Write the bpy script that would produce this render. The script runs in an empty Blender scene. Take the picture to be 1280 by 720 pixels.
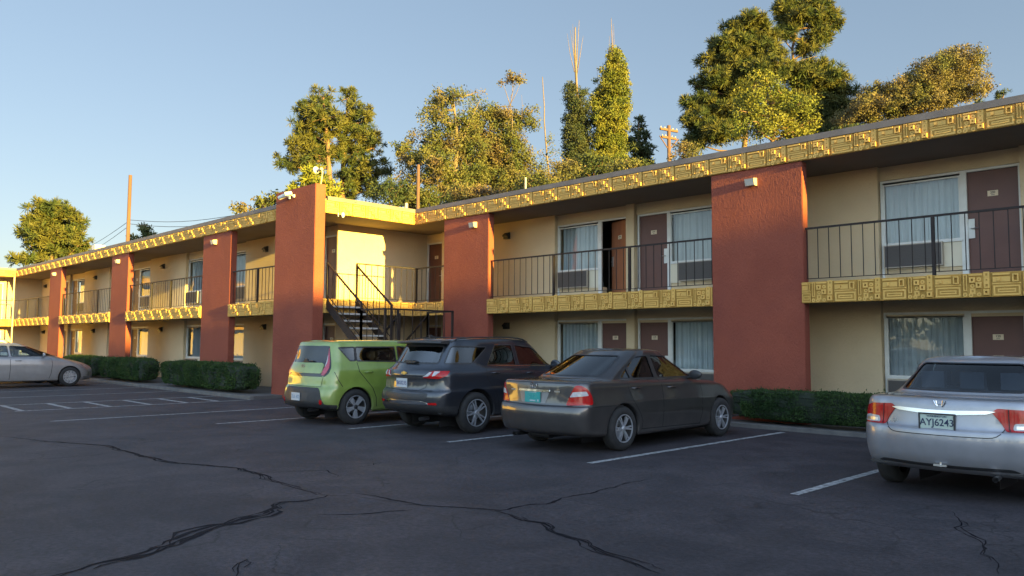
import bpy, bmesh, math, random
from math import sin, cos, pi, radians, sqrt, atan2, exp
from mathutils import Vector, Matrix
from mathutils.bvhtree import BVHTree
from mathutils.geometry import delaunay_2d_cdt
from mathutils.interpolate import poly_3d_calc

scene = bpy.context.scene
COL = scene.collection
random.seed(11)

# ------------------------------------------------------------------ camera
CAM_F, CAM_PITCH, CAM_YAW, CAM_ROLL, CAM_H = 986.5752, .0703, -.7906, .0055, 1.55
Fv = Vector((cos(CAM_PITCH)*sin(CAM_YAW), cos(CAM_PITCH)*cos(CAM_YAW), sin(CAM_PITCH)))
r0 = Vector((cos(CAM_YAW), -sin(CAM_YAW), 0)); u0 = r0.cross(Fv)
Rv = cos(CAM_ROLL)*r0 + sin(CAM_ROLL)*u0
Uv = -sin(CAM_ROLL)*r0 + cos(CAM_ROLL)*u0
cd = bpy.data.cameras.new('camera'); cam = bpy.data.objects.new('camera', cd); COL.objects.link(cam)
M = Matrix(((Rv.x, Uv.x, -Fv.x, 0), (Rv.y, Uv.y, -Fv.y, 0), (Rv.z, Uv.z, -Fv.z, CAM_H), (0, 0, 0, 1)))
cam.matrix_world = M
cd.sensor_width = 36; cd.lens = 36*CAM_F/1280; cd.clip_end = 4000; cd.clip_start = .05
scene.camera = cam
def at(x, y, D):
    """world point for a direction of the survey photograph at a chosen depth"""
    d = Fv*CAM_F + Rv*(x-640) + Uv*(360-y)
    return Vector((0, 0, CAM_H)) + d*(D/CAM_F)

# ------------------------------------------------------------------ light
SUN_EL, SUN_S = radians(5.7), .036           # sun low in +X, a touch towards -Y
to_sun = Vector((cos(SUN_EL)/sqrt(1+SUN_S**2), -SUN_S*cos(SUN_EL)/sqrt(1+SUN_S**2), sin(SUN_EL)))
sd = bpy.data.lights.new('sun', 'SUN'); so = bpy.data.objects.new('sun', sd); COL.objects.link(so)
sd.energy = 5.0; sd.angle = radians(.5); sd.color = (1, .70, .13)
so.rotation_euler = (-to_sun).to_track_quat('-Z', 'Y').to_euler()
w = bpy.data.worlds.new('World'); scene.world = w; w.use_nodes = True
nt = w.node_tree; bg = nt.nodes['Background']
sky = nt.nodes.new('ShaderNodeTexSky'); sky.sky_type = 'NISHITA'; sky.sun_disc = False
sky.sun_elevation = SUN_EL; sky.sun_rotation = atan2(to_sun.x, to_sun.y)
sky.altitude = 300; sky.air_density = 1.0; sky.dust_density = .45; sky.ozone_density = 1.8
gm = nt.nodes.new('ShaderNodeGamma'); gm.inputs[1].default_value = .60
def vmul(a_, col=None, fac=None):
    x = nt.nodes.new('ShaderNodeMix'); x.data_type = 'RGBA'; x.blend_type = 'MULTIPLY'; x.inputs[0].default_value = 1
    nt.links.new(a_, x.inputs[6])
    if col: x.inputs[7].default_value = (*col, 1)
    else: nt.links.new(fac, x.inputs[7])
    return x.outputs[2]
nt.links.new(sky.outputs[0], gm.inputs[0])
# sky behind the camera, round to the sun: added brightness that lifts the shaded walls
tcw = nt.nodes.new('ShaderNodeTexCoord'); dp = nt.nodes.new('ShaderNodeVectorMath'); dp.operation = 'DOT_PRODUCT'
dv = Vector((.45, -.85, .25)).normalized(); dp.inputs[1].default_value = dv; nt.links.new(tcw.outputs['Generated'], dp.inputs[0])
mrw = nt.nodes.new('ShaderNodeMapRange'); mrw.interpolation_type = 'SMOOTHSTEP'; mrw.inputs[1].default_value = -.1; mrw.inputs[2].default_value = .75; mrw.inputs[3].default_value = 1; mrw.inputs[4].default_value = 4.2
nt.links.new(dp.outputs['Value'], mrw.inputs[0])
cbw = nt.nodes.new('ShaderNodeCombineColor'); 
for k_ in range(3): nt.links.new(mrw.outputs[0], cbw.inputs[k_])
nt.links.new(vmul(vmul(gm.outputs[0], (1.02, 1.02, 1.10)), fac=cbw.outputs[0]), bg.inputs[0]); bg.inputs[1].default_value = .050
vs = scene.view_settings; vs.view_transform = 'Standard'; vs.look = 'None'; vs.gamma = 1
vs.exposure = 2.88; vs.use_curve_mapping = False
scene.render.engine = 'CYCLES'

# ------------------------------------------------------------------ materials
def mat(name, col, rough=.7, metal=0, col2=None, nscale=3, bump=0, bscale=40, spec=.5, coat=0, detail=4,
        lo=.35, hi=.65, col3=None, n3=.4, transl=0, bdist=.01, stretch=None):
    m = bpy.data.materials.new(name); m.use_nodes = True
    t = m.node_tree; b = t.nodes['Principled BSDF']; L = t.links.new
    b.inputs['Roughness'].default_value = rough; b.inputs['Metallic'].default_value = metal
    b.inputs['Specular IOR Level'].default_value = spec
    b.inputs['Coat Weight'].default_value = coat; b.inputs['Coat Roughness'].default_value = .06
    tc = t.nodes.new('ShaderNodeTexCoord'); vec = tc.outputs['Object']
    if stretch:
        mp = t.nodes.new('ShaderNodeMapping'); mp.inputs['Scale'].default_value = stretch
        L(vec, mp.inputs[0]); vec = mp.outputs[0]
    src = None
    if col2:
        n = t.nodes.new('ShaderNodeTexNoise'); n.inputs['Scale'].default_value = nscale; n.inputs['Detail'].default_value = detail
        L(vec, n.inputs['Vector'])
        r = t.nodes.new('ShaderNodeValToRGB'); L(n.outputs[0], r.inputs[0])
        r.color_ramp.elements[0].position = lo; r.color_ramp.elements[1].position = hi
        r.color_ramp.elements[0].color = (*col, 1); r.color_ramp.elements[1].color = (*col2, 1)
        src = r.outputs[0]
        if col3:
            n2 = t.nodes.new('ShaderNodeTexNoise'); n2.inputs['Scale'].default_value = n3; n2.inputs['Detail'].default_value = 5
            L(vec, n2.inputs['Vector'])
            r2 = t.nodes.new('ShaderNodeValToRGB'); L(n2.outputs[0], r2.inputs[0])
            r2.color_ramp.elements[0].position = .48; r2.color_ramp.elements[1].position = .68
            mx = t.nodes.new('ShaderNodeMix'); mx.data_type = 'RGBA'
            L(r2.outputs[0], mx.inputs[0]); L(src, mx.inputs[6]); mx.inputs[7].default_value = (*col3, 1)
            src = mx.outputs[2]
        L(src, b.inputs['Base Color'])
    else:
        b.inputs['Base Color'].default_value = (*col, 1)
    if bump:
        n = t.nodes.new('ShaderNodeTexNoise'); n.inputs['Scale'].default_value = bscale; n.inputs['Detail'].default_value = 5
        L(vec, n.inputs['Vector'])
        bp = t.nodes.new('ShaderNodeBump'); bp.inputs['Strength'].default_value = bump; bp.inputs['Distance'].default_value = bdist
        L(n.outputs[0], bp.inputs['Height']); L(bp.outputs[0], b.inputs['Normal'])
    if transl:
        out = t.nodes['Material Output']; tr = t.nodes.new('ShaderNodeBsdfTranslucent')
        if src: L(src, tr.inputs[0])
        else: tr.inputs[0].default_value = (*col, 1)
        mix = t.nodes.new('ShaderNodeMixShader'); mix.inputs[0].default_value = transl
        L(b.outputs[0], mix.inputs[1]); L(tr.outputs[0], mix.inputs[2]); L(mix.outputs[0], out.inputs[0])
    return m

def glass_mat(name, tint=(.75, .8, .8), ior=1.5, rough=.02, wav=0, boost=.0):
    m = bpy.data.materials.new(name); m.use_nodes = True
    t = m.node_tree; t.nodes.remove(t.nodes['Principled BSDF']); L = t.links.new
    out = t.nodes['Material Output']
    tr = t.nodes.new('ShaderNodeBsdfTransparent'); tr.inputs[0].default_value = (*tint, 1)
    gl = t.nodes.new('ShaderNodeBsdfGlossy'); gl.inputs['Roughness'].default_value = rough
    fr = t.nodes.new('ShaderNodeFresnel'); fr.inputs[0].default_value = ior
    ad = t.nodes.new('ShaderNodeMath'); ad.operation = 'ADD'; ad.use_clamp = True; ad.inputs[1].default_value = boost
    L(fr.outputs[0], ad.inputs[0])
    mix = t.nodes.new('ShaderNodeMixShader'); L(ad.outputs[0], mix.inputs[0]); L(tr.outputs[0], mix.inputs[1]); L(gl.outputs[0], mix.inputs[2])
    if wav:
        tc = t.nodes.new('ShaderNodeTexCoord'); n = t.nodes.new('ShaderNodeTexNoise'); n.inputs['Scale'].default_value = .9
        L(tc.outputs['Object'], n.inputs['Vector'])
        bp = t.nodes.new('ShaderNodeBump'); bp.inputs['Strength'].default_value = wav; bp.inputs['Distance'].default_value = .02
        L(n.outputs[0], bp.inputs['Height']); L(bp.outputs[0], gl.inputs['Normal'])
    L(mix.outputs[0], out.inputs[0])
    return m

def emis(name, col, s):
    m = bpy.data.materials.new(name); m.use_nodes = True
    b = m.node_tree.nodes['Principled BSDF']; b.inputs['Emission Color'].default_value = (*col, 1)
    b.inputs['Emission Strength'].default_value = s; b.inputs['Base Color'].default_value = (*col, 1)
    return m

MT = {}
def stucco(name, col, col2, scale=22, strength=.7, dist=.02, stretch=(1, 1, .45), col3=None):
    m = mat(name, col, .9, 0, col2, 1.3, 0, lo=.3, hi=.7, col3=col3, n3=.5, spec=.2)
    t = m.node_tree; L = t.links.new; b = t.nodes['Principled BSDF']
    tc = t.nodes.new('ShaderNodeTexCoord'); mp = t.nodes.new('ShaderNodeMapping'); mp.inputs['Scale'].default_value = stretch
    L(tc.outputs['Object'], mp.inputs[0])
    n = t.nodes.new('ShaderNodeTexNoise'); n.inputs['Scale'].default_value = scale; n.inputs['Detail'].default_value = 4; n.inputs['Distortion'].default_value = 1.2
    L(mp.outputs[0], n.inputs['Vector'])
    r = t.nodes.new('ShaderNodeMapRange'); r.inputs[1].default_value = .4; r.inputs[2].default_value = .62; L(n.outputs[0], r.inputs[0])
    bp = t.nodes.new('ShaderNodeBump'); bp.inputs['Strength'].default_value = strength; bp.inputs['Distance'].default_value = dist
    L(r.outputs[0], bp.inputs['Height']); L(bp.outputs[0], b.inputs['Normal'])
    return m
MT['red'] = stucco('red_stucco', (.185, .050, .032), (.215, .060, .038), 26, .55, .011, col3=(.165, .046, .032))
MT['tan'] = stucco('tan_stucco', (.55, .43, .27), (.60, .47, .30), 30, .45, .010, col3=(.51, .40, .26))
MT['soffit'] = mat('soffit_paint', (.17, .13, .10), .9, 0, (.15, .115, .085), 1.5, .1, 30)
MT['gold'] = mat('gold_tile', (.52, .315, .085), .8, 0, (.58, .355, .10), 5, .15, 60, spec=.25)
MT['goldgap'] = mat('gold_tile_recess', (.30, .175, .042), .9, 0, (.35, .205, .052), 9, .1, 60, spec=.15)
MT['coping'] = mat('dark_coping', (.10, .085, .08), .6, 0, (.13, .11, .10), 3)
MT['slab'] = mat('grey_slab', (.19, .17, .15), .9, 0, (.23, .21, .18), 2, .1, 60)
MT['roof'] = mat('roof_felt', (.14, .13, .12), .9, 0, (.19, .17, .16), 1)
MT['iron'] = mat('dark_iron', (.014, .010, .010), .6, 0, (.022, .015, .013), 8, spec=.25)
MT['door'] = mat('brown_door', (.090, .031, .021), .5, 0, (.105, .037, .025), 3, .03, 60)
MT['door_in'] = mat('wood_door', (.30, .11, .05), .45, 0, (.24, .085, .04), 2, stretch=(8, 8, .6))
MT['white'] = mat('white_frame', (.62, .61, .57), .5, 0, (.55, .54, .50), 5)
MT['cream'] = mat('cream_panel', (.60, .53, .40), .75, 0, (.64, .57, .43), 2)
MT['curtain'] = mat('pale_curtain', (.52, .57, .60), .85, 0, (.58, .62, .64), 1.5, transl=.25)
MT['curtain2'] = mat('grey_curtain', (.40, .43, .45), .85, 0, (.46, .49, .50), 1.5, transl=.2)
MT['glass'] = glass_mat('window_glass', (.88, .92, .92), 1.42, .01, .25, .02)
MT['grille'] = mat('dark_grille', (.075, .065, .06), .6)
MT['black'] = mat('black_plastic', (.018, .018, .02), .5)
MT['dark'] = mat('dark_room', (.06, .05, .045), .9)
MT['chrome'] = mat('chrome', (.50, .51, .53), .13, 1)
MT['steel'] = mat('brushed_steel', (.6, .6, .6), .3, 1)
MT['plaque'] = mat('plaque_ivory', (.62, .50, .34), .6)
MT['ink'] = mat('dark_ink', (.02, .02, .03), .6)
MT['lampglass'] = mat('lamp_lens', (.42, .40, .36), .3)
MT['lampbody'] = mat('lamp_housing', (.35, .30, .24), .5)
MT['tread'] = mat('concrete_tread', (.30, .28, .26), .9, 0, (.38, .36, .33), 8, .2, 80)
MT['paintline'] = mat('road_paint', (.30, .30, .30), .85, 0, (.07, .07, .07), 16, .2, 120, lo=.42, hi=.70)
MT['kerb'] = mat('kerb_concrete', (.085, .08, .078), .9, 0, (.125, .118, .11), 3, .2, 50)
MT['walk'] = mat('walk_concrete', (.065, .06, .06), .9, 0, (.09, .085, .08), 2, .2, 50)
MT['bark'] = mat('bark', (.16, .095, .055), .95, 0, (.09, .055, .035), 6, .6, 14, stretch=(1, 1, .3))
MT['barkgrey'] = mat('grey_bark', (.14, .10, .075), .95, 0, (.09, .07, .05), 6, .5, 14)
MT['polewood'] = mat('pole_wood', (.11, .055, .032), .9, 0, (.08, .042, .026), 5, .3, 30, stretch=(1, 1, .1))
def leafm(n, a, b, ns=.9, c=None): return mat(n, a, .75, 0, b, ns, spec=.2, transl=.22, lo=.4, hi=.6, col3=c, n3=.5)
MT['pine'] = leafm('pine_needles', (.036, .054, .020), (.092, .090, .026))
MT['pinedark'] = leafm('dark_needles', (.028, .044, .022), (.055, .068, .026))
MT['pinebright'] = leafm('bright_needles', (.11, .13, .022), (.16, .165, .026))
MT['elm'] = leafm('olive_leaves', (.048, .066, .024), (.100, .100, .036), c=(.120, .086, .050))
MT['poplar'] = leafm('poplar_leaves', (.080, .100, .022), (.140, .138, .028))
MT['poplardark'] = leafm('dark_poplar_leaves', (.032, .046, .025), (.055, .062, .030))
MT['russet'] = leafm('russet_leaves', (.10, .085, .040), (.145, .115, .055), c=(.075, .085, .030))
MT['hedge'] = leafm('hedge_leaves', (.020, .046, .014), (.042, .076, .020), 2.5)
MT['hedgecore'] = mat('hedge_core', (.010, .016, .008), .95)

# ------------------------------------------------------------------ mesh helpers
class MB:
    def __init__(s): s.v = []; s.f = []; s.m = []; s.cur = 0
    def add(s, vs, fs):
        o = len(s.v); s.v += [tuple(v) for v in vs]; s.f += [tuple(i+o for i in f) for f in fs]; s.m += [s.cur]*len(fs); return s
    def box(s, x0, x1, y0, y1, z0, z1, skip=''):
        vs = [(x, y, z) for x in (x0, x1) for y in (y0, y1) for z in (z0, z1)]
        fs = {'x': (0, 1, 3, 2), 'X': (4, 6, 7, 5), 'y': (0, 4, 5, 1), 'Y': (2, 3, 7, 6), 'z': (0, 2, 6, 4), 'Z': (1, 5, 7, 3)}
        return s.add(vs, [f for k, f in fs.items() if k not in skip])
    def bar(s, a, b, w, h=None, up=(0, 0, 1)):
        a = Vector(a); b = Vector(b); h = h or w; d = (b-a).normalized(); up = Vector(up)
        if abs(d.dot(up)) > .98: up = Vector((0, 1, 0))
        r = d.cross(up).normalized(); u = r.cross(d)
        vs = [p+r*i*w/2+u*j*h/2 for p in (a, b) for i, j in ((-1, -1), (1, -1), (1, 1), (-1, 1))]
        return s.add(vs, [(0, 3, 2, 1), (4, 5, 6, 7), (0, 1, 5, 4), (1, 2, 6, 5), (2, 3, 7, 6), (3, 0, 4, 7)])
    def tube(s, pts, rad, n=8, cap=True):
        pts = [Vector(p) for p in pts]; rad = rad if hasattr(rad, '__len__') else [rad]*len(pts)
        vs = []; prev = None
        for i, p in enumerate(pts):
            d = (pts[min(i+1, len(pts)-1)]-pts[max(i-1, 0)]).normalized()
            if prev is None:
                r = d.cross(Vector((0, 0, 1)) if abs(d.z) < .9 else Vector((1, 0, 0))).normalized()
            else:
                r = (prev-d*prev.dot(d)).normalized()
            prev = r; u = d.cross(r)
            vs += [p+(r*cos(2*pi*k/n)+u*sin(2*pi*k/n))*rad[i] for k in range(n)]
        fs = [(i*n+k, i*n+(k+1) % n, (i+1)*n+(k+1) % n, (i+1)*n+k) for i in range(len(pts)-1) for k in range(n)]
        if cap: fs += [tuple(range(n))[::-1], tuple((len(pts)-1)*n+k for k in range(n))]
        return s.add(vs, fs)
    def lathe(s, prof, c, axis, n=32, cap=False):
        """prof: (radius, along) pairs"""
        c = Vector(c); a = Vector(axis).normalized()
        r = a.cross(Vector((0, 0, 1)) if abs(a.z) < .9 else Vector((1, 0, 0))).normalized(); u = a.cross(r)
        vs = [c+a*h+(r*cos(2*pi*k/n)+u*sin(2*pi*k/n))*R for R, h in prof for k in range(n)]
        fs = [(i*n+k, i*n+(k+1) % n, (i+1)*n+(k+1) % n, (i+1)*n+k) for i in range(len(prof)-1) for k in range(n)]
        if cap: fs += [tuple((len(prof)-1)*n+k for k in range(n))]
        return s.add(vs, fs)
    def prism(s, poly, f0, f1):
        """poly 2D; f0,f1 map 2D to 3D for both faces"""
        n = len(poly)
        return s.add([f0(*p) for p in poly]+[f1(*p) for p in poly],
                     [tuple(range(n)), tuple(range(n, 2*n))[::-1]]+[(i, i+n, (i+1) % n+n, (i+1) % n) for i in range(n)])
    def build(s, name, mats, parent=None, smooth=False, fixn=False):
        me = bpy.data.meshes.new(name); me.from_pydata(s.v, [], s.f)
        mats = mats if isinstance(mats, (list, tuple)) else [mats]
        for m in mats: me.materials.append(m)
        if len(mats) > 1: me.polygons.foreach_set('material_index', s.m)
        if fixn:
            bm = bmesh.new(); bm.from_mesh(me); bmesh.ops.recalc_face_normals(bm, faces=bm.faces); bm.to_mesh(me); bm.free()
        if smooth:
            me.polygons.foreach_set('use_smooth', [True]*len(me.polygons))
        me.update()
        o = bpy.data.objects.new(name, me); COL.objects.link(o)
        if parent: attach(o, parent)
        return o
def attach(o, parent):
    """children are modelled in the frame of the root thing; shift so that local geometry stays put"""
    o.parent = parent
    if parent.get('_base'):
        b = Vector(parent['_base']); o.location = -b
    return o
def tag(o, label=None, cat=None, group=None, kind=None):
    if label: o['label'] = label
    if cat: o['category'] = cat
    if group: o['group'] = group
    if kind: o['kind'] = kind
    return o
def empty(name, loc, label, cat, group=None, world=False):
    o = bpy.data.objects.new(name, None); COL.objects.link(o); o.location = loc; o.empty_display_size = .3
    if world: o['_base'] = tuple(loc)
    return tag(o, label, cat, group)
def text_mesh(txt, size, name, m, parent, mtx, bold=0, extr=.001, align='CENTER', sx=1):
    cu = bpy.data.curves.new('t', 'FONT'); cu.body = txt; cu.size = size; cu.align_x = align; cu.align_y = 'CENTER'
    cu.extrude = extr; cu.offset = bold
    ob = bpy.data.objects.new('t', cu); me = bpy.data.meshes.new_from_object(ob)
    bpy.data.objects.remove(ob)
    me.transform(mtx @ Matrix.Diagonal((sx, 1, 1, 1))); me.materials.clear(); me.materials.append(m); me.name = name
    o = bpy.data.objects.new(name, me); COL.objects.link(o)
    if parent: attach(o, parent)
    return o
# ================================================================== ground
YR, YL, WR, WL = 14.4, 11.12, 16.2, 12.92
XJ, XE, XW3 = -18.67, -20.35, -50.1          # jog fascia, end wall, third wing fascia
FZ, BT, BB, FB, FT, CT = 2.736, 2.736, 2.34, 5.07, 5.41, 5.53
def asphalt():
    m = bpy.data.materials.new('asphalt'); m.use_nodes = True; t = m.node_tree; L = t.links.new
    b = t.nodes['Principled BSDF']; b.inputs['Roughness'].default_value = .75; b.inputs['Specular IOR Level'].default_value = .45
    tc = t.nodes.new('ShaderNodeTexCoord'); V = tc.outputs['Object']
    def noise(sc, det=5, dist=0):
        n = t.nodes.new('ShaderNodeTexNoise'); n.inputs['Scale'].default_value = sc; n.inputs['Detail'].default_value = det; n.inputs['Distortion'].default_value = dist
        L(V, n.inputs['Vector']); return n.outputs[0]
    def ramp(v, a, b_, ca, cb):
        r = t.nodes.new('ShaderNodeValToRGB'); L(v, r.inputs[0]); r.color_ramp.elements[0].position = a; r.color_ramp.elements[1].position = b_
        r.color_ramp.elements[0].color = (*ca, 1); r.color_ramp.elements[1].color = (*cb, 1); return r.outputs[0]
    def mul(a, b_, f=1, mode='MULTIPLY'):
        x = t.nodes.new('ShaderNodeMix'); x.data_type = 'RGBA'; x.blend_type = mode; x.inputs[0].default_value = f; L(a, x.inputs[6]); L(b_, x.inputs[7]); return x.outputs[2]
    base = ramp(noise(.35, 6, .6), .32, .68, (.0200, .0172, .0215), (.033, .029, .035))
    fine = ramp(noise(70, 3), .3, .75, (.75, .75, .75), (1.35, 1.35, 1.35))
    med = ramp(noise(4, 6), .3, .7, (.86, .86, .86), (1.14, 1.13, 1.12))
    c = mul(mul(base, fine), med)
    dust = ramp(noise(.55, 4, .4), .60, .74, (0, 0, 0), (.011, .008, .005))
    c = mul(c, dust, 1, 'ADD')
    # oil spots
    vo = t.nodes.new('ShaderNodeTexVoronoi'); vo.inputs['Scale'].default_value = .55; L(V, vo.inputs['Vector'])
    oil = ramp(vo.outputs['Distance'], .05, .28, (.6, .6, .6), (1, 1, 1)); c = mul(c, oil)
    # hairline cracking: distorted cell edges, present only in places
    nv = t.nodes.new('ShaderNodeTexNoise'); nv.inputs['Scale'].default_value = 1.6; nv.inputs['Detail'].default_value = 6; L(V, nv.inputs['Vector'])
    va = t.nodes.new('ShaderNodeVectorMath'); va.operation = 'MULTIPLY_ADD'; va.inputs[1].default_value = (.7, .7, 0); L(nv.outputs[1], va.inputs[0]); L(V, va.inputs[2])
    for sc_, wd, off in ((.33, .006, 3.0), (.9, .009, 7.0)):
        ve = t.nodes.new('ShaderNodeTexVoronoi'); ve.feature = 'DISTANCE_TO_EDGE'; ve.inputs['Scale'].default_value = sc_; L(va.outputs[0], ve.inputs['Vector'])
        line_ = ramp(ve.outputs['Distance'], wd*.3, wd, (.35, .35, .37), (1, 1, 1))
        pm = ramp(noise(.5 if sc_ < .5 else .8, 3, off*.1), .46, .58, (0, 0, 0), (1, 1, 1))
        wh = t.nodes.new('ShaderNodeMix'); wh.data_type = 'RGBA'; L(pm, wh.inputs[0]); wh.inputs[6].default_value = (1, 1, 1, 1); L(line_, wh.inputs[7])
        c = mul(c, wh.outputs[2])
    agg = ramp(noise(22, 6, .2), .30, .70, (.60, .60, .60), (1.42, 1.40, 1.38)); c = mul(c, agg)
    pt = ramp(noise(1.1, 8, 1.2), .38, .62, (.74, .74, .77), (1.28, 1.25, 1.20)); c = mul(c, pt)
    L(c, b.inputs['Base Color'])
    bp = t.nodes.new('ShaderNodeBump'); bp.inputs['Strength'].default_value = .5; bp.inputs['Distance'].default_value = .006
    L(noise(90, 2), bp.inputs['Height']); L(bp.outputs[0], b.inputs['Normal'])
    return m
MT['asphalt'] = asphalt()
MT['earth'] = mat('dry_earth', (.16, .12, .08), .95, 0, (.11, .10, .05), .3, .3, 5)
g = MB(); g.add([(-1500, -1500, -.012), (1500, -1500, -.012), (1500, 1500, -.012), (-1500, 1500, -.012)], [(0, 1, 2, 3)])
tag(g.build('ground', MT['earth']), kind='structure')
g = MB(); g.add([(-62, -40, 0), (45, -40, 0), (45, 16.3, 0), (-62, 16.3, 0)], [(0, 1, 2, 3)])
tag(g.build('parking_lot', MT['asphalt']), kind='structure')
# raised walks with kerb
def walk(x0, x1, y0, y1, kh):
    k = MB(); k.box(x0, x1, y0, y0+.12, -.01, kh); tag(k.build('kerb', MT['kerb']), kind='structure')
    k = MB(); k.box(x0, x1, y0+.123, y1, -.01, kh-.005); tag(k.build('pavement', MT['walk']), kind='structure')
walk(-15.2, 9.8, 13.66, 16.3, .07)
walk(-52, -20.2, 10.06, 13.1, .09)
k = MB(); k.box(XE-.0, -15.2, 14.2, 16.3, -.01, .05); k.box(-20.19, -17.4, 12.95, 14.19, -.01, .05); tag(k.build('pavement', MT['walk']), kind='structure')
# painted lines
def line(name, pts, w=.10, z=.004, m='paintline', jit=0, fade=0):
    mb = MB(); P = [Vector((p[0], p[1], 0)) for p in pts]; vs = []
    for i, p in enumerate(P):
        d = (P[min(i+1, len(P)-1)]-P[max(i-1, 0)]).normalized(); n = Vector((-d.y, d.x, 0))
        ww = w*(1+random.uniform(-jit, jit))*(1 if not fade else max(.15, sin(pi*(i+.5)/len(P))**.5))
        vs += [p+n*ww/2+Vector((0, 0, z)), p-n*ww/2+Vector((0, 0, z))]
    mb.add(vs, [(2*i, 2*i+1, 2*i+3, 2*i+2) for i in range(len(P)-1)])
    return tag(mb.build(name, MT[m]), kind='structure')
for x, y0, y1 in ((-3.85, 7.95, 13.45), (-1.0, 7.95, 13.5), (-6.68, 8.05, 13.42), (-9.6, 8.1, 13.4), (-12.25, 8.0, 13.3), (-14.66, 6.65, 12.0),
                  (-17.2, 4.5, 9.9), (-20.13, 4.55, 10.05), (-22.15, 4.6, 10.0), (-25.1, 4.6, 9.95), (-27.9, 4.6, 9.95), (-30.8, 4.6, 9.95), (-33.7, 4.6, 9.95)):
    n = 24; line('painted_line', [(x+random.uniform(-.004, .004), y0+(y1-y0)*i/n) for i in range(n+1)], .10, jit=.08)
for y in (4.72, 5.7, 6.54, 7.48, 8.37, 9.2):
    line('painted_line', [(-22.1+.0, y), (-20.18, y-.02)], .12, z=.006)
# sealed cracks, traced on the ground plane
def gnd(x, y):
    d = at(x, y, 1)-Vector((0, 0, CAM_H)); t_ = -CAM_H/d.z; return (d.x*t_, d.y*t_)
MT['tar'] = mat('crack_tar', (.0140, .0128, .015), .95, 0, (.026, .0235, .027), 9, .3, 60, lo=.45, hi=.8, spec=.08)
cr = [([(60, 722), (130, 702), (200, 685), (260, 660), (310, 648), (360, 628), (395, 634-8), (420, 617)], .13),
      ([(0, 545), (60, 552), (130, 557), (185, 572), (215, 579), (250, 581), (300, 586), (340, 600), (400, 619), (455, 621)], .07),
      ([(455, 621), (500, 630), (560, 634), (620, 638), (680, 630), (750, 612), (820, 598)], .06),
      ([(420, 617), (450, 617), (490, 625), (530, 632), (585, 636)], .05),
      ([(395, 643), (430, 644), (480, 640), (530, 636)], .05),
      ([(620, 638), (670, 654), (720, 676), (790, 702), (850, 722)], .07),
      ([(0, 577), (50, 574), (110, 570), (150, 564)], .035),
      ([(320, 592), (360, 590), (410, 588), (425, 598)], .03),
      ([(425, 588), (470, 580), (510, 574)], .02),
      ([(150, 557), (210, 550), (270, 541)], .02),
      ([(290, 722), (300, 700), (312, 704), (285, 716)], .04),
      ([(1195, 640), (1205, 660), (1235, 690), (1250, 722)], .05),
      ([(60, 556), (90, 560), (130, 557)], .02), ([(0, 566), (8, 565)], .03)]
for P, w_ in cr:
    pts = []
    for a, b in zip(P, P[1:]):
        A = gnd(*a); B = gnd(*b); L_ = sqrt((A[0]-B[0])**2+(A[1]-B[1])**2); n = max(2, int(L_/.09))
        for i in range(n):
            j = .03*sin(i*.7+A[0])+random.uniform(-.018, .018)
            pts.append((A[0]+(B[0]-A[0])*i/n+j, A[1]+(B[1]-A[1])*i/n+j*.6+random.uniform(-.012, .012)))
    n_s = 4 if w_ > .06 else 2
    for k_ in range(n_s):
        ph_ = random.uniform(0, 9); q_ = []
        for i, p_ in enumerate(pts):
            o_ = w_*.42*((k_-(n_s-1)/2)*.75+.9*sin(i*.31+ph_)+.5*sin(i*.83+2*ph_))
            q_.append((p_[0]+o_*.7+random.uniform(-.008, .008), p_[1]+o_*.7+random.uniform(-.008, .008)))
        lo_ = random.randint(0, len(q_)//6) if k_ else 0; hi_ = len(q_)-(random.randint(0, len(q_)//5) if k_ else 0)
        if hi_-lo_ > 2: line('sealed_crack', q_[lo_:hi_], w_*(.25 if k_ else .22), z=.0032+.0006*k_, m='tar', jit=.8, fade=1)

# ================================================================== motel building
motel = empty('motel_building', (-20, 14.4, 0), 'long two-storey tan motel with brick-red pillars and gold patterned tile bands', 'motel', world=True)
def part(mb, name, m, parent=None, **k): return mb.build(name, m, parent or motel, **k)
def sub(o, p):
    """sub-part of a part: the part already carries the shift of the building"""
    o.parent = p; o.location = (0, 0, 0); return o

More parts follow.
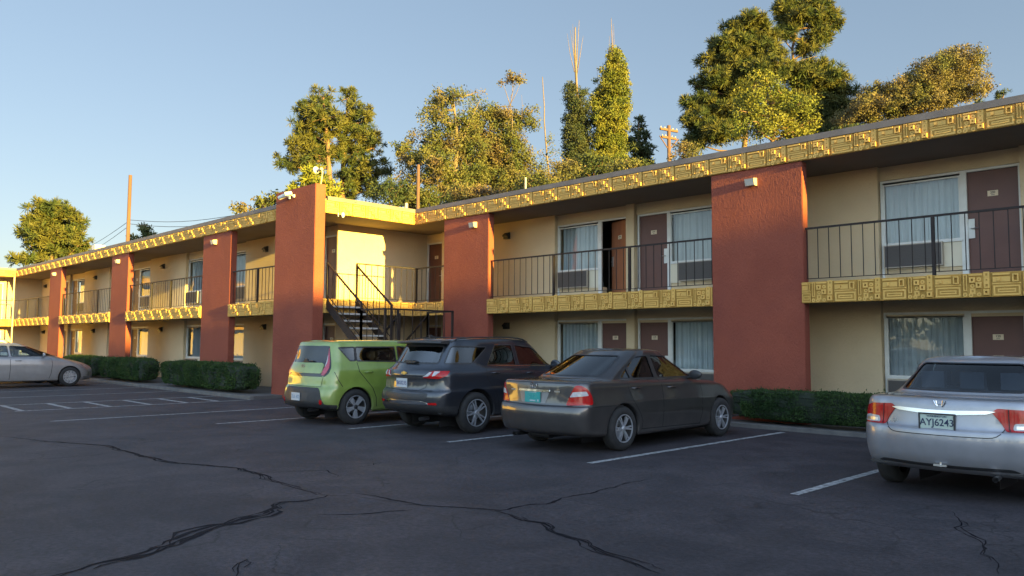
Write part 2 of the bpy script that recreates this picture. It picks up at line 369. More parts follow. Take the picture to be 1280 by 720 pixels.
def tile(mb, kind, P, w_, h):
    """P(u,v,d): u across 0..1, v down 0..1, d proud"""
    def bx(u0, u1, v0, v1, d, d0=0):
        c = [P(u, v, dd) for dd in (d0, d) for u, v in ((u0, v0), (u1, v0), (u1, v1), (u0, v1))]
        mb.add(c, [(4, 5, 6, 7), (0, 1, 5, 4), (1, 2, 6, 5), (2, 3, 7, 6), (3, 0, 4, 7)])
    def ring(u0, u1, v0, v1, t, d, tv=None):
        tv = tv or t*w_/h
        bx(u0, u1, v0, v0+tv, d); bx(u0, u1, v1-tv, v1, d); bx(u0, u0+t, v0+tv, v1-tv, d); bx(u1-t, u1, v0+tv, v1-tv, d)
    def disc(u, v, r, d):
        n = 8; c = [P(u+r*cos(2*pi*i/n), v+r*w_/h*sin(2*pi*i/n), dd) for dd in (0, d) for i in range(n)]
        mb.add(c, [tuple(range(n, 2*n))]+[(i, (i+1) % n, (i+1) % n+n, i+n) for i in range(n)])
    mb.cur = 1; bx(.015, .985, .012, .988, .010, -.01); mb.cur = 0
    if kind == 0:
        bx(.05, .62, .05, .13, .028); bx(.20, .30, .22, .36, .036); ring(.70, .90, .10, .42, .045, .042)
        bx(.03, .97, .44, .49, .015); ring(.06, .94, .545, .95, .06, .017); ring(.20, .80, .675, .83, .05, .015); bx(.05, .62, .19, .40, .015)
    else:
        ring(.05, .18, .04, .72, .03, .026, .04); bx(.24, .70, .04, .11, .026)
        for u, v, d in ((.36, .28, .042), (.58, .50, .042), (.84, .80, .045), (.84, .08, .014), (.84, .30, .014), (.84, .52, .016), (.36, .74, .014)):
            ring(u-.098, u+.098, v-.115, v+.115, .062, d)
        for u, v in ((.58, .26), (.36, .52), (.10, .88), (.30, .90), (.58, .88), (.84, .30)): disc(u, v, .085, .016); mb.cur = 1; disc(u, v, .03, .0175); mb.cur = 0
def tiles(mb, x0, x1, z0, z1, Y, axis='x', anchor=0., tw=.4256, flip=False):
    """course of square patterned tiles; axis 'x' faces -Y, axis 'y' faces +X (Y is then the X value)"""
    i0 = math.floor((x0-anchor)/tw+.001); i1 = math.ceil((x1-anchor)/tw-.001)
    for i in range(i0, i1):
        a = max(x0, anchor+i*tw); b = min(x1, anchor+(i+1)*tw)
        if b-a < .04: continue
        if axis == 'x': P = lambda u, v, d: (a+(b-a)*u, Y-d, z1-(z1-z0)*v)
        else: P = lambda u, v, d: (Y+d, a+(b-a)*u, z1-(z1-z0)*v)
        tile(mb, i % 2, P, b-a, z1-z0)
TA = -9.10+.4256
XR_END = 9.8
# --- walls
mb = MB()
def bays(x_first, step, n): return [x_first+step*i for i in range(n)]
UR = bays(-14.52, 8.65, 3)                 # left edge of each pair unit, 5.03 wide
UL = [-31.37-8.9*i for i in range(2, -1, -1)]
def wallrun(mb, x0, x1, Y, units, floors=((.0, BB+.1), (FZ-.03, FB+.03)), deep=.25):
    for z0, z1 in floors:
        f = z0 if z0 < 1 else FZ
        xs = x0
        for u in units:
            a, b = u-.06, u+5.09
            mb.box(xs, a, Y-.12, Y+deep, z0, z1)
            mb.box(u+2.38, u+2.63, Y-.12, Y+deep, z0, z1)                  # pier between two rooms
            for p, q in ((a, u+2.38), (u+2.63, b)):
                mb.box(p, q, Y, Y+deep, f+2.09, z1)                         # header
            mb.box(a, u+1.47, Y+.02, Y+deep, z0, f+(.31 if z0 > 1 else .42)) # low wall under the unit heater
            mb.box(u+3.58, b, Y+.02, Y+deep, z0, f+(.31 if z0 > 1 else .42))
            xs = b
        mb.box(xs, x1, Y-.12, Y+deep, z0, z1)
wallrun(mb, -19.45, XR_END, WR, UR)
for z0, z1, f in ((0, BB+.1, 0), (FZ-.03, FB+.03, FZ)): mb.box(XE, -19.45, WR, WR+.25, f+2.05, z1)
part(mb, 'wall', MT['tan'])
mb = MB(); wallrun(mb, -52.1, -21.25, WL, UL)
for z0, z1, f in ((0, BB+.1, 0), (FZ-.03, FB+.03, FZ)): mb.box(-21.25, -20.42, WL, WL+.25, f+2.05, z1)
part(mb, 'wall', MT['tan'])
mb = MB()
for z0, z1 in ((0, BB+.1), (FZ-.03, FB+.03)): mb.box(-20.42, XE, WL-.12, WR+.1, z0, z1)
part(mb, 'wall', MT['tan'])
# backs and far ends so the block is solid
mb = MB(); mb.box(-52.1, XR_END, 23.8, 24, 0, FB); mb.box(XR_END-.2, XR_END, WR+.26, 23.8, 0, FB); part(mb, 'wall', MT['tan'])
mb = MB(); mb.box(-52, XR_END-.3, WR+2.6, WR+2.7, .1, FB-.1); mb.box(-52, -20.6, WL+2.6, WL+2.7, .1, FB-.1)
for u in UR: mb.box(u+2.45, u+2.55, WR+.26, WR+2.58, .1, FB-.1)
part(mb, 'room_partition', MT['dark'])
# --- third wing, facing +X
mb = MB()
for z0, z1, f in ((0, BB+.1, 0), (FZ-.03, FB+.03, FZ)):
    mb.box(-52.2, -51.9, 10.83, WL, z0, z1); mb.box(-52.2, -51.9, -12, 9.98, z0, z1); mb.box(-52.2, -51.9, 9.98, 10.83, f+2.05, z1)
mb.box(-60, -52.2, -12, -11.8, 0, FB); part(mb, 'wall', MT['tan'])
# --- slabs and roofs
mb = MB()
mb.box(XJ+.02, XR_END, YR+.03, WR+.1, BB+.09, FZ-.012)
mb.box(-52, XJ-.02, YL+.03, WL+.1, BB+.09, FZ-.012); mb.box(XE+.0, XJ-.02, WL+.1, WR+.1, BB+.09, FZ-.012); mb.box(XJ-.02, XJ+.02, YR+.03, WR, BB+.09, FZ-.012)
mb.box(-52, XW3-.03, -12, YL+.03, BB+.09, FZ-.012)
part(mb, 'walkway_slab', MT['slab'])
mb = MB()
mb.box(XJ+.02, XR_END, YR+.02, 24, FB+.03, CT-.06); mb.box(-52.2, XJ-.02, YL+.02, 24.0, FB+.032, CT-.061); mb.box(XJ-.02, XJ+.02, YR+.02, 24, FB+.031, CT-.062)
mb.box(-60, XW3-.02, -12, YL+.02, FB+.033, CT-.063)
part(mb, 'roof', [MT['soffit']])
mb = MB()
mb.box(XJ+.05, XR_END+.05, YR-.05, YR+.4, FT+.003, CT); mb.box(XJ-.35, XJ+.05, YL+.25, YR+.4, FT+.0035, CT-.001); mb.box(XW3-.3, XJ-2.2, YL-.05, YL+.4, FT+.003, CT)
mb.box(XW3-.35, XW3+.05, -12, YL-.052, FT+.003, CT-.001); mb.box(XR_END-.3, XR_END+.05, YR+.402, 24, FT+.003, CT-.002)
part(mb, 'roof_coping', MT['coping'])
# --- gold fascia and balcony bands
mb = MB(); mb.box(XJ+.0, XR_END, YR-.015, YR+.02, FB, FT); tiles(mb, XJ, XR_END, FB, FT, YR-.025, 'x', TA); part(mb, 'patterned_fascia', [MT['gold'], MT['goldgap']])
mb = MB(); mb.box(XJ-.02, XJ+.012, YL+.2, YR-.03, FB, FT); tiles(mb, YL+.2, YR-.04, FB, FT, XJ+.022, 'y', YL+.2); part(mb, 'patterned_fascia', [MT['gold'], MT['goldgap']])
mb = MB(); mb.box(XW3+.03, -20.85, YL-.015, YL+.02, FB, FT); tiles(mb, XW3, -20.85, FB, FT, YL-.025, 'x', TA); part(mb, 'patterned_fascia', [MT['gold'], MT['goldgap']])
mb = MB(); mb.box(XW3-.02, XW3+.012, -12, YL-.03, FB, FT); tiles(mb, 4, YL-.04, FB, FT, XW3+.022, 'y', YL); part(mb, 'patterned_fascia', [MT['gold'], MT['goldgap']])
PR = [(-17.33, -15.46), (-8.66, -6.695), (.04, 2.0)]
PL = [(-43.67, -41.80), (-34.81, -32.90), (-25.93, -23.87)]
CP = (-20.84, -18.67)
def bandrun(spans, Y, face):
    for x0, x1 in spans:
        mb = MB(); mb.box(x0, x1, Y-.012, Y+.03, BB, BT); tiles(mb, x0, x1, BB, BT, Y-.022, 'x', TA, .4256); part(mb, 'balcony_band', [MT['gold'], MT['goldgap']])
bandrun([(XJ+.03, -17.335), (-15.50, -8.665), (-6.73, .035), (1.98, XR_END)], YR, 0)
bandrun([(XW3+.03, -43.675), (-41.82, -34.815), (-32.92, -25.935), (-23.89, -20.845)], YL, 0)
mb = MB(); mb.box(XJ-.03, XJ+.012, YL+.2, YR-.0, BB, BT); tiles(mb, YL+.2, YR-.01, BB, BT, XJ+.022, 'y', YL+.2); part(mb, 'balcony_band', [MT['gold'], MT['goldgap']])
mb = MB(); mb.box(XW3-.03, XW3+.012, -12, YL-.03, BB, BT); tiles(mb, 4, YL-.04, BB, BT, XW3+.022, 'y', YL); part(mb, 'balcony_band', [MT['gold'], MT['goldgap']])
# --- pillars
def roughbox(x0, x1, y0, y1, z0, z1):
    bm = bmesh.new(); bmesh.ops.create_cube(bm, size=1)
    for v in bm.verts: v.co = Vector(((x0+x1)/2+v.co.x*(x1-x0), (y0+y1)/2+v.co.y*(y1-y0), (z0+z1)/2+v.co.z*(z1-z0)))
    bmesh.ops.bevel(bm, geom=bm.edges[:], offset=.012, segments=2, affect='EDGES')
    me = bpy.data.meshes.new('pillar'); bm.to_mesh(me); bm.free(); me.materials.append(MT['red'])
    o = bpy.data.objects.new('pillar', me); COL.objects.link(o); return attach(o, motel)
pil = [roughbox(a, b, YR, YR+.21, 0, FB-.002) for a, b in PR] + [roughbox(a, b, YL, YL+.21, 0, FB-.002) for a, b in PL]
cpil = roughbox(CP[0], CP[1], YL-.10, YL+.21, 0, 5.84); cpil['label'] = 'taller red corner pillar rising above the roof edge'
# flood lamps on pillars
for (a, b), Y, fx in [(PR[0], YR, .70), (PR[1], YR, .478), (PL[2], YL, .46), (PL[1], YL, .44), (PL[0], YL, .47)]:
    x = a+(b-a)*fx; z = 4.80
    mb = MB()
    mb.prism([(0, .07), (-.15, .05), (-.11, -.085), (0, -.085)], lambda p, q: (x-.10, Y-.004+p, z+q), lambda p, q: (x+.10, Y-.004+p, z+q))
    o = mb.build('flood_lamp', MT['lampbody'], motel, fixn=True)
    mb = MB(); mb.add([(x-.085, Y-.156, z+.035), (x+.085, Y-.156, z+.035), (x+.085, Y-.119, z-.07), (x-.085, Y-.119, z-.07)], [(0, 1, 2, 3)])
    sub(mb.build('lens', MT['lampglass']), o)
# wall sconces
for X, Y in [(-16.42, WR), (-7.77, WR), (-24.74, WL), (-33.66, WL), (-42.22, WL), (-50.9, WL), (.88, WR)]:
    for z in (4.69, 2.06):
        mb = MB(); y = Y-.122
        mb.prism([(0, .10), (-.05, .10), (-.15, .02), (-.15, -.02), (-.11, -.02), (-.11, -.09), (0, -.09)], lambda p, q: (X-.09, y+p, z+q), lambda p, q: (X+.09, y+p, z+q))
        mb.build('wall_sconce', MT['black'], motel, fixn=True)
# --- doors, windows, heaters
def door(x0, x1, Y, f, num=None, hinge='L', opened=0, wide_frame=.05, axis='x', lock='R', tagc=None):
    T = (lambda x, y, z: (x, y, z)) if axis == 'x' else (lambda x, y, z: (XE+(y-Y) if False else y, x, z))
    top = f+2.03
    mb = MB()
    if axis == 'x':
        mb.box(x0, x1, Y+.04, Y+.08, f+.012, top)
    else:
        mb.box(Y-.08, Y-.04, x0, x1, f+.012, top)
    if opened:
        hx = x1; c, s_ = cos(opened), sin(opened)
        me = mb
        for i, (x, y, z) in enumerate(mb.v):
            dx, dy = x-hx, y-(Y+.04); mb.v[i] = (hx+dx*c+dy*s_*1.0, Y+.04-dx*s_+dy*c, z)
    d = mb.build('door', MT['door_in'] if opened else MT['door'], motel)
    if opened: d['label'] = 'wooden door standing open into a dark room'
    if num and axis == 'x':
        px = (x0+x1)/2; pz = f+1.60
        if opened:
            dx = -.40; bx_, by_ = x1+dx*cos(opened), Y+.04-dx*sin(opened); rot = Matrix.Translation((bx_, by_, pz)) @ Matrix.Rotation(-opened, 4, 'Z')
        else: rot = Matrix.Translation((px, Y+.04, pz))
        b = MB(); b.box(-.085, .085, -.008, .0, -.05, .05)
        o = b.build('number_plate', MT['plaque']); o.data.transform(rot); sub(o, d)
        mt = rot @ Matrix.Translation((0, -.0095, .012)) @ Matrix.Rotation(pi/2, 4, 'X')
        o = text_mesh(num, .055, 'number', MT['ink'], None, mt, .001); o.parent = d
        b = MB(); b.box(-.03, .03, -.0095, -.008, -.034, -.026); o = b.build('plate_mark', MT['ink']); o.data.transform(rot); sub(o, d)
        # lock plate + lever
        lx = x1-.06 if lock == 'R' else x0+.06
        sg = -1 if lock == 'R' else 1
        if opened: lx = x0+.06; sg = 1
        b = MB(); b.box(lx-.028, lx+.028, Y+.018, Y+.038, f+.86, f+1.12); b.tube([(lx, Y+.02, f+.98), (lx, Y-.02, f+.98), (lx+sg*.11, Y-.022, f+.98)], .009, 6)
        o = b.build('handle', MT['steel'])
        if opened:
            o.data.transform(Matrix.Translation((x1, Y+.04, 0)) @ Matrix.Rotation(-opened, 4, 'Z') @ Matrix.Translation((-x1, -(Y+.04), 0)))
        sub(o, d)
        if not opened:
            ex = lx+ (.075 if lock == 'R' else -.075)
            b = MB(); b.box(min(lx, ex)-.05, max(lx, ex)+.05, Y+.012, Y+.020, f+.80, f+1.16); sub(b.build('guard_plate', MT['white']), d)
    elif axis != 'x':
        pass
    return d
def frame(x0, x1, zb, top, Y, w_=.045, d0=.0, d1=.045, muls=(), name='frame', parent=None):
    mb = MB(); mb.box(x0-w_, x1+w_, Y-d0, Y+d1, top, top+w_)
    mb.box(x0-w_, x0, Y-d0, Y+d1, zb, top); mb.box(x1, x1+w_, Y-d0, Y+d1, zb, top)
    for m_ in muls: mb.box(m_[0], m_[1], Y-d0+.001, Y+d1, zb, top)
    o = mb.build(name, MT['white'], motel if parent is None else None)
    if parent: sub(o, parent)
    return o
def heater(x0, x1, Y, z0, z1, lit=False):
    mb = MB(); mb.box(x0, x1, Y-.10, Y+.0, z0, z1)
    o = mb.build('air_conditioner', MT['lampbody'], motel)
    g_ = MB()
    n = 13
    for i in range(n):
        z = z0+.04+(z1-z0-.08)*i/(n-1); g_.box(x0+.03, x1-.03, Y-.112, Y-.101, z-.009, z+.006)
    sub(g_.build('louvre', MT['grille']), o)
    g_ = MB(); g_.box(x0+.02, x1-.02, Y-.1035, Y-.1012, z0+.02, z1-.02); sub(g_.build('grille', MT['grille']), o)
    return o
def window(x0, x1, Y, f, zb, cm='curtain', gap=0.0, sd=0):
    """zb glass bottom above floor"""
    z0, z1 = f+zb, f+2.0
    mb = MB(); mb.add([(x0, Y+.03, z0), (x1, Y+.03, z0), (x1, Y+.03, z1), (x0, Y+.03, z1)], [(0, 1, 2, 3)])
    # solid cream panel below is its own part
    o = mb.build('window', MT['glass'], motel)
    fr = MB(); t = .03
    fr.box(x0, x1, Y+.0, Y+.05, z0, z0+t); fr.box(x0, x1, Y+.0, Y+.05, z1-t, z1); fr.box(x0, x0+t, Y+.0, Y+.05, z0+t, z1-t); fr.box(x1-t, x1, Y+.0, Y+.05, z0+t, z1-t)
    fr.box(x0-.02, x1+.02, Y-.03, Y+.02, z0-.035, z0-.001)
    sub(fr.build('sash', MT['white']), o)
    # curtain with folds
    rr = random.Random(sd); n = 150; cv = []
    ph = rr.uniform(0, 6); a0 = x0+.01+gap*(x1-x0)
    yv = []
    for i in range(n+1):
        x = a0+(x1-.01-a0)*i/n
        k = .028*sin(x*38+ph+1.3*sin(x*7))+.012*sin(x*91+ph*2)+.01*sin(x*13)
        yv.append((x, Y+.14+k))
    c = MB(); c.add([(x, y, z) for x, y in yv for z in (z0+.01, z1-.01)], [(2*i, 2*i+2, 2*i+3, 2*i+1) for i in range(n)])
    sub(c.build('curtain', MT[cm], smooth=True), o)
    return o
def panel(x0, x1, Y, z0, z1):
    mb = MB(); mb.box(x0, x1, Y-.002, Y+.05, z0, z1); return mb.build('window_panel', MT['cream'], motel)
def room(u, Y, f, nums, op=None, sd=0):
    A = [(u, u+1.39, u+1.50, u+2.33), (u+3.64, u+5.03, u+2.71, u+3.55)]
    for k, (w0, w1, d0, d1) in enumerate(A):
        up = f > 1
        zb = .80 if up else .83
        cmk = 'curtain' if (sd+k) % 3 else 'curtain2'
        window(w0, w1, Y, f, zb, cmk, .0, sd*7+k)
        panel(w0-.0, w1+.0, Y+.0, f+.30 if up else f+.40, f+zb-.036)
        if k == 0: heater(w0+.02, w0+1.08, Y, f+.33, f+.78)
        else: heater(w1-1.12, w1-.04, Y, f+.33, f+.78)
        lo, hi = min(w0, d0), max(w1, d1)
        mid = (w1+.0, d0-.0) if k == 0 else (d1+.0, w0-.0)
        frame(lo, hi, f+.0, f+2.035, Y-.012, .045, .0, .05, [mid], 'frame')
        door(d0, d1, Y, f, nums[k], opened=(op if (op and k == 0) else 0), lock='L' if (k == 0) else 'R')
n_ = 0
for j, u in enumerate(UR):
    for fl, f in enumerate((0.115, FZ)):
        nums = [['118', '119'], ['120', '121'], ['122', '123']][j]
        if fl: nums = [str(int(q)+100) for q in nums]
        if j == 1 and fl: nums = ['220', '221']
        room(u, WR, f, nums, op=(radians(22) if (j == 0 and fl) else None), sd=j*2+fl+1)
for j, u in enumerate(UL):
    for fl, f in enumerate((.115, FZ)):
        nums = [str(100+100*fl+2*j+8), str(101+100*fl+2*j+8)]
        room(u, WL, f, nums, sd=20+j*2+fl)
for f in (.05, FZ):
    door(XE+.06, -19.52, WR, f, '117' if f < 1 else '217'); frame(XE+.06, -19.52, f, f+2.035, WR-.012, .045, 0, .05)
    door(-21.2, -20.46, WL, f, '115' if f < 1 else '215', lock='R'); frame(-21.2, -20.46, f, f+2.035, WL-.012, .045, 0, .05)
    mb = MB(); mb.box(-51.99, -51.95, 9.98, 10.83, f+.01, f+2.03); mb.build('door', MT['door_in'], motel)
    mb = MB()
    mb.box(-51.93, -51.885, 9.93, 9.98, f, f+2.08); mb.box(-51.93, -51.885, 10.83, 10.88, f, f+2.08); mb.box(-51.93, -51.885, 9.98, 10.83, f+2.03, f+2.08)
    mb.build('frame', MT['white'], motel)
# --- railings
def railing(P0, P1, f=FZ, posts=(), h=1.03, ends=(0, 0), step=.2085, off=None, name='railing'):
    P0 = Vector((*P0, f)); P1 = Vector((*P1, f)); L_ = (P1-P0).length; d = (P1-P0).normalized(); Z = Vector((0, 0, 1))
    mb = MB(); n = int(L_/step)
    for i in range(n+1):
        p = P0+d*(i*step+ (L_-n*step)/2); mb.bar(p+Z*.065, p+Z*(h-.02), .013)
    mb.bar(P0+Z*.07, P1+Z*.07, .02, .014)
    o = mb.build(name, MT['iron'], motel)
    t_ = MB(); t_.bar(P0+Z*h, P1+Z*h, .045, .035); sub(t_.build('top_rail', MT['iron']), o)
    for s_ in posts:
        b = MB(); p = P0+d*s_; b.bar(p-Z*.0, p+Z*(h-.018), .05); sub(b.build('post', MT['iron']), o)
    return o
yr, yl = YR+.10, YL+.10
railing((-15.45, yr), (-8.67, yr), posts=(2.27, 4.60)); railing((-6.69, yr), (.03, yr), posts=(2.24, 4.48)); railing((2.01, yr), (XR_END-.1, yr), posts=(2.3, 4.6))
railing((-23.86, yl), (-20.85, yl), posts=(1.63,)); railing((-32.89, yl), (-25.94, yl), posts=(2.3, 4.09)); railing((-41.79, yl), (-34.82, yl), posts=(.15, 2.4, 5.05)); railing((-50.0, yl), (-43.68, yl), posts=(2, 4))
railing((XW3-.1, -11.9), (XW3-.1, YL+.1), posts=tuple(2.0*i for i in range(1, 12)))
railing((XJ-.08, 12.41), (XJ-.08, YR+.08), posts=(0.02,)); railing((XJ-.06, YR+.10), (-17.34, YR+.10), posts=(.0,))
# drain pipe at the inner corner and downpipe
mb = MB(); mb.tube([(XW3+.06, YL-.12, 0), (XW3+.06, YL-.12, FB)], .04, 8); mb.build('downpipe', MT['lampbody'], motel)
# --- staircase
st = MB()
YS0, YS1 = 11.42, 12.36; G, RI = .27, .1957; LZ = 1.366
o_st = None
sr = MB()
def stringer(mb, xa, za, xb, zb, y, t=.05, h=.26):
    mb.prism([(xa, za), (xb, zb), (xb, zb-h), (xa, za-h)], lambda p, q: (p, y-t/2, q), lambda p, q: (p, y+t/2, q))
X0 = XJ+.03
stringer(sr, X0, FZ-.02, X0+G*6.3, FZ-.02-RI*6.3, YS0); stringer(sr, X0, FZ-.02, X0+G*6.3, FZ-.02-RI*6.3, YS1)
Y2a, Y2b = 12.62, 13.58; XLa, XLb = X0+G*6.1, -15.93
stringer(sr, XLa+.05, LZ-.02, XLa-G*7, LZ-RI*7-.02+.0, Y2a); stringer(sr, XLa+.05, LZ-.02, XLa-G*7, LZ-RI*7-.02, Y2b)
sr.box(XLa, XLb, YS0-.03, YS0+.03, LZ-.22, LZ-.045); sr.box(XLa, XLb, Y2b-.03, Y2b+.03, LZ-.22, LZ-.045); sr.box(XLb-.06, XLb, YS0+.03, Y2b-.03, LZ-.22, LZ-.045)
for x, y in ((XLa+.05, YS0), (XLb-.04, YS0), (XLb-.04, Y2b), (XLa+.05, Y2b)): sr.box(x-.045, x+.045, y-.045, y+.045, 0, LZ-.23)
stair = sr.build('staircase', MT['iron'], motel, fixn=True); stair['label'] = 'dark iron staircase with concrete treads at the inner corner'
for i in range(1, 7):
    b = MB(); b.box(X0+G*(i-1)-.01, X0+G*i-.005, YS0+.03, YS1-.03, FZ-RI*i-.045, FZ-RI*i); sub(b.build('tread', MT['tread']), stair)
for i in range(1, 7):
    b = MB(); b.box(XLa-G*i+.005, XLa-G*(i-1)+.01, Y2a+.03, Y2b-.03, LZ-RI*i-.045, LZ-RI*i); sub(b.build('tread', MT['tread']), stair)
b = MB(); b.box(XLa+.0, XLb, YS0, Y2b, LZ-.042, LZ); sub(b.build('landing', MT['tread']), stair)
def srail(P0, P1, h=.95, step=.25, posts=(0, 1)):
    P0 = Vector(P0); P1 = Vector(P1); L_ = (P1-P0).length; Z = Vector((0, 0, 1)); mb = MB()
    hd = Vector((P1.x-P0.x, P1.y-P0.y, 0)).length; n = max(1, int(hd/step))
    for i in range(1, n): p = P0.lerp(P1, i/n); mb.bar(p, p+Z*h, .014)
    mb.bar(P0+Z*h, P1+Z*h, .045, .04); mb.bar(P0+Z*.10, P1+Z*.10, .02, .02)
    for s_ in posts: p = P0.lerp(P1, s_); mb.bar(p-Z*.1, p+Z*(h+.02), .05)
    return sub(mb.build('stair_rail', MT['iron']), stair)
xb_ = X0+G*6.1; zb_ = FZ-RI*6.1
srail((X0, YS0, FZ-.0), (xb_, YS0, zb_+.05)); srail((X0, YS1+.0, FZ), (xb_, YS1, zb_+.05))
srail((xb_, YS0, LZ), (XLb-.03, YS0, LZ), 1.02); srail((XLb-.03, YS0+.05, LZ), (XLb-.03, Y2b, LZ), 1.02, posts=(.16, 1))
srail((XLb-.08, Y2b, LZ), (XLa, Y2b, LZ), 1.02, posts=(1,))
srail((XLa, Y2a, LZ), (XLa-G*7, Y2a, .0)); srail((XLa, Y2b, LZ), (XLa-G*7, Y2b, .0))
# --- security cameras, antenna, roof bits
def bullet(p, d, L_=.22, r=.045, nm='security_camera'):
    p = Vector(p); d = Vector(d).normalized(); mb = MB()
    mb.tube([p, p+d*L_*.9, p+d*L_], [r, r, r*.85], 12); mb.tube([p+d*.05+Vector((0, 0, -.0)), p+d*.03+Vector((0, .08, -.06))], .015, 6)
    mb.box(p.x-.03, p.x+.03, p.y+.06, p.y+.11, p.z-.11, p.z-.03)
    return mb.build(nm, MT['white'], motel)
bullet((-20.0, YL-.22, 5.68), (-.85, -.3, -.25), .3, .06); bullet((-19.80, YL-.20, 5.70), (-.1, -.9, -.25), .2, .055)
mb = MB(); mb.tube([(-18.45, 11.6, FB), (-18.45, 11.6, FB-.1)], .012, 6); mb.tube([(-18.3, 11.65, FB), (-18.3, 11.65, FB-.06), (-18.3, 11.65, FB-.14)], [.02, .06, .02], 12)
mb.build('dome_camera', MT['white'], motel)
mb = MB(); mb.tube([(-19.15, 11.4, 5.5), (-19.05, 11.4, 5.9), (-18.98, 11.4, 6.22), (-19.02, 11.4, 6.34)], .018, 6)
mb.tube([(-19.02, 11.4, 6.34), (-19.2, 11.4, 6.33)], .045, 8); mb.build('antenna_mast', MT['lampbody'], motel)
mb = MB(); mb.lathe([(.02, .08), (.06, .03), (.10, 0), (.105, -.02)], (-19.3, 11.4, 6.35), (1, .2, .1), 20); mb.build('antenna_dish', MT['white'], motel)
from mathutils import noise as mnoise
rt = random.Random(5)
def rdir(rr=rt):
    z = rr.uniform(-1, 1); a = rr.uniform(0, 2*pi); q = sqrt(1-z*z); return Vector((q*cos(a), q*sin(a), z))
def leaves(mb, c, R, n, size, kind, rr=rt):
    """a tuft of leaf faces; pine: needles fanning out, leaf: scattered small blades"""
    V, F = [], []
    for _ in range(n):
        d = rdir(rr)
        if kind == 'pine':
            d = (d+Vector((0, 0, .35))).normalized(); a = c+d*R*rr.uniform(.05, .35); b = c+d*R*rr.uniform(.75, 1.15)
            s = d.cross(rdir(rr)).normalized()*size*rr.uniform(.5, 1)
            V += [a-s*.5, a+s*.5, b+s*.35, b-s*.35]
        else:
            p = c+d*R*rr.random()**.5; a = rdir(rr); s = a.cross(rdir(rr)).normalized()
            q = size*rr.uniform(.6, 1.2)
            V += [p-a*q, p+s*q*.55, p+a*q, p-s*q*.55]
        k = len(V)-4; F.append((k, k+1, k+2, k+3))
    mb.add(V, F)
def tree(name, label, cat, D, trunk, clumps, leafmat, kind='leaf', bark='bark', tuft=.45, per=16, size=.10, dens=1.0, group=None, tr=.22, gap=-.12, spikes=(), limbs=True, trunk_px=None, dj=.5):
    """clumps: survey positions (x, y, rx, ry) in the photograph at distance D -> ellipsoids of real size"""
    S = D/CAM_F
    base_dir = at(trunk[0][0], trunk[0][1], D); base = Vector((base_dir.x, base_dir.y, 0))
    root = empty(name, base, label, cat, group, world=True)
    depthdir = Vector((Fv.x, Fv.y, 0)).normalized()
    tp = [base]+[at(x, y, D) for x, y in trunk]
    n = len(tp); wb = MB(); fine = []
    for i in range(n-1):
        for k in range(4): fine.append(tp[i].lerp(tp[i+1], k/4)+Vector((rt.uniform(-.06, .06), rt.uniform(-.06, .06), 0))*(1 if i or k else 0))
    fine.append(tp[-1]); N = len(fine)
    wb.tube(fine, [tr*(1-.85*i/(N-1))+.015 for i in range(N)], 8)
    lb = MB()
    for (x, y, rx, ry) in clumps:
        c = at(x, y, D)+depthdir*rt.uniform(-dj, dj)*rx*S; RX, RZ = rx*S, ry*S
        cand = [p for p in fine if p.z < c.z-.15*RZ] or fine[:1]
        j = min(cand, key=lambda p: (p-c).length+max(0, c.z-p.z)*.1)
        if limbs:
            mid = j.lerp(c, .5)+Vector((0, 0, -.12*(c-j).length*.5)); r_ = max(.03, tr*.35)
            wb.tube([j, mid, c], [r_, r_*.7, r_*.3], 6, cap=False)
        RX *= (1.12 if kind == 'pine' else 1.22); RZ *= (1.12 if kind == 'pine' else 1.30)
        nt_ = max(7, int(dens*3.0*(RX*RX*RZ)/(tuft**3))); nt_ = min(nt_, 260)
        for _ in range(nt_):
            d = rdir(); q = rt.random()**.42
            p = c+Vector((d.x*RX, d.y*RX, d.z*RZ))*q
            if mnoise.noise(p*(.55/tuft)) < gap-.12: continue
            leaves(lb, p, tuft*rt.uniform(.6, 1.15), per, size, kind)
            if rt.random() < .30:
                m_ = c.lerp(p, .5)+rdir()*.15*RX
                wb.tube([c.lerp(j, .1), m_, p], [.03, .022, .012], 4, cap=False)
    for (xa, ya, xb, yb, r_) in spikes:
        a = at(xa, ya, D); b = at(xb, yb, D); m_ = a.lerp(b, .5)+rdir()*.1
        wb.tube([a, m_, b], [r_, r_*.7, r_*.3], 5)
    wb.build('trunk', MT[bark], root, smooth=True)
    lb.build('crown', MT[leafmat], root)
    return root
GT = 'trees growing behind the motel'
tree('pine_tree', 'broad rounded pine behind the far left end of the motel roof', 'pine tree', 75, [(66, 300), (66, 262)],
     [(66, 258, 18, 9), (56, 268, 20, 10), (78, 268, 20, 10), (46, 280, 18, 9), (66, 280, 26, 10), (90, 280, 16, 8), (38, 292, 15, 7), (62, 294, 32, 9), (90, 292, 18, 7), (34, 302, 12, 6), (60, 306, 34, 7), (102, 305, 14, 5), (66, 316, 34, 6), (40, 326, 24, 6), (88, 318, 20, 5)], 'pine', 'pine', tuft=.62, per=40, size=.10, group=GT, tr=.30, dens=1.6)
tree('pine_tree', 'small pine tip beside the thin bare utility pole', 'pine tree', 80, [(183, 300), (183, 284)],
     [(183, 290, 9, 7), (180, 300, 16, 7), (190, 300, 10, 6)], 'pine', 'pine', tuft=.6, per=26, size=.11, group=GT, dens=2)
tree('pine_tree', 'tall pine with a pointed left crown above the red corner pillar', 'pine tree', 55, [(412, 240), (410, 200), (404, 120)],
     [(402, 120, 13, 12), (392, 138, 22, 12), (408, 150, 22, 14), (385, 160, 24, 12), (400, 175, 30, 12), (372, 185, 22, 9), (405, 192, 26, 10), (360, 206, 18, 8), (385, 203, 20, 8), (352, 198, 8, 6)], 'pine', 'pine', tuft=.44, per=46, size=.058, group=GT, tr=.32, dens=1.25)
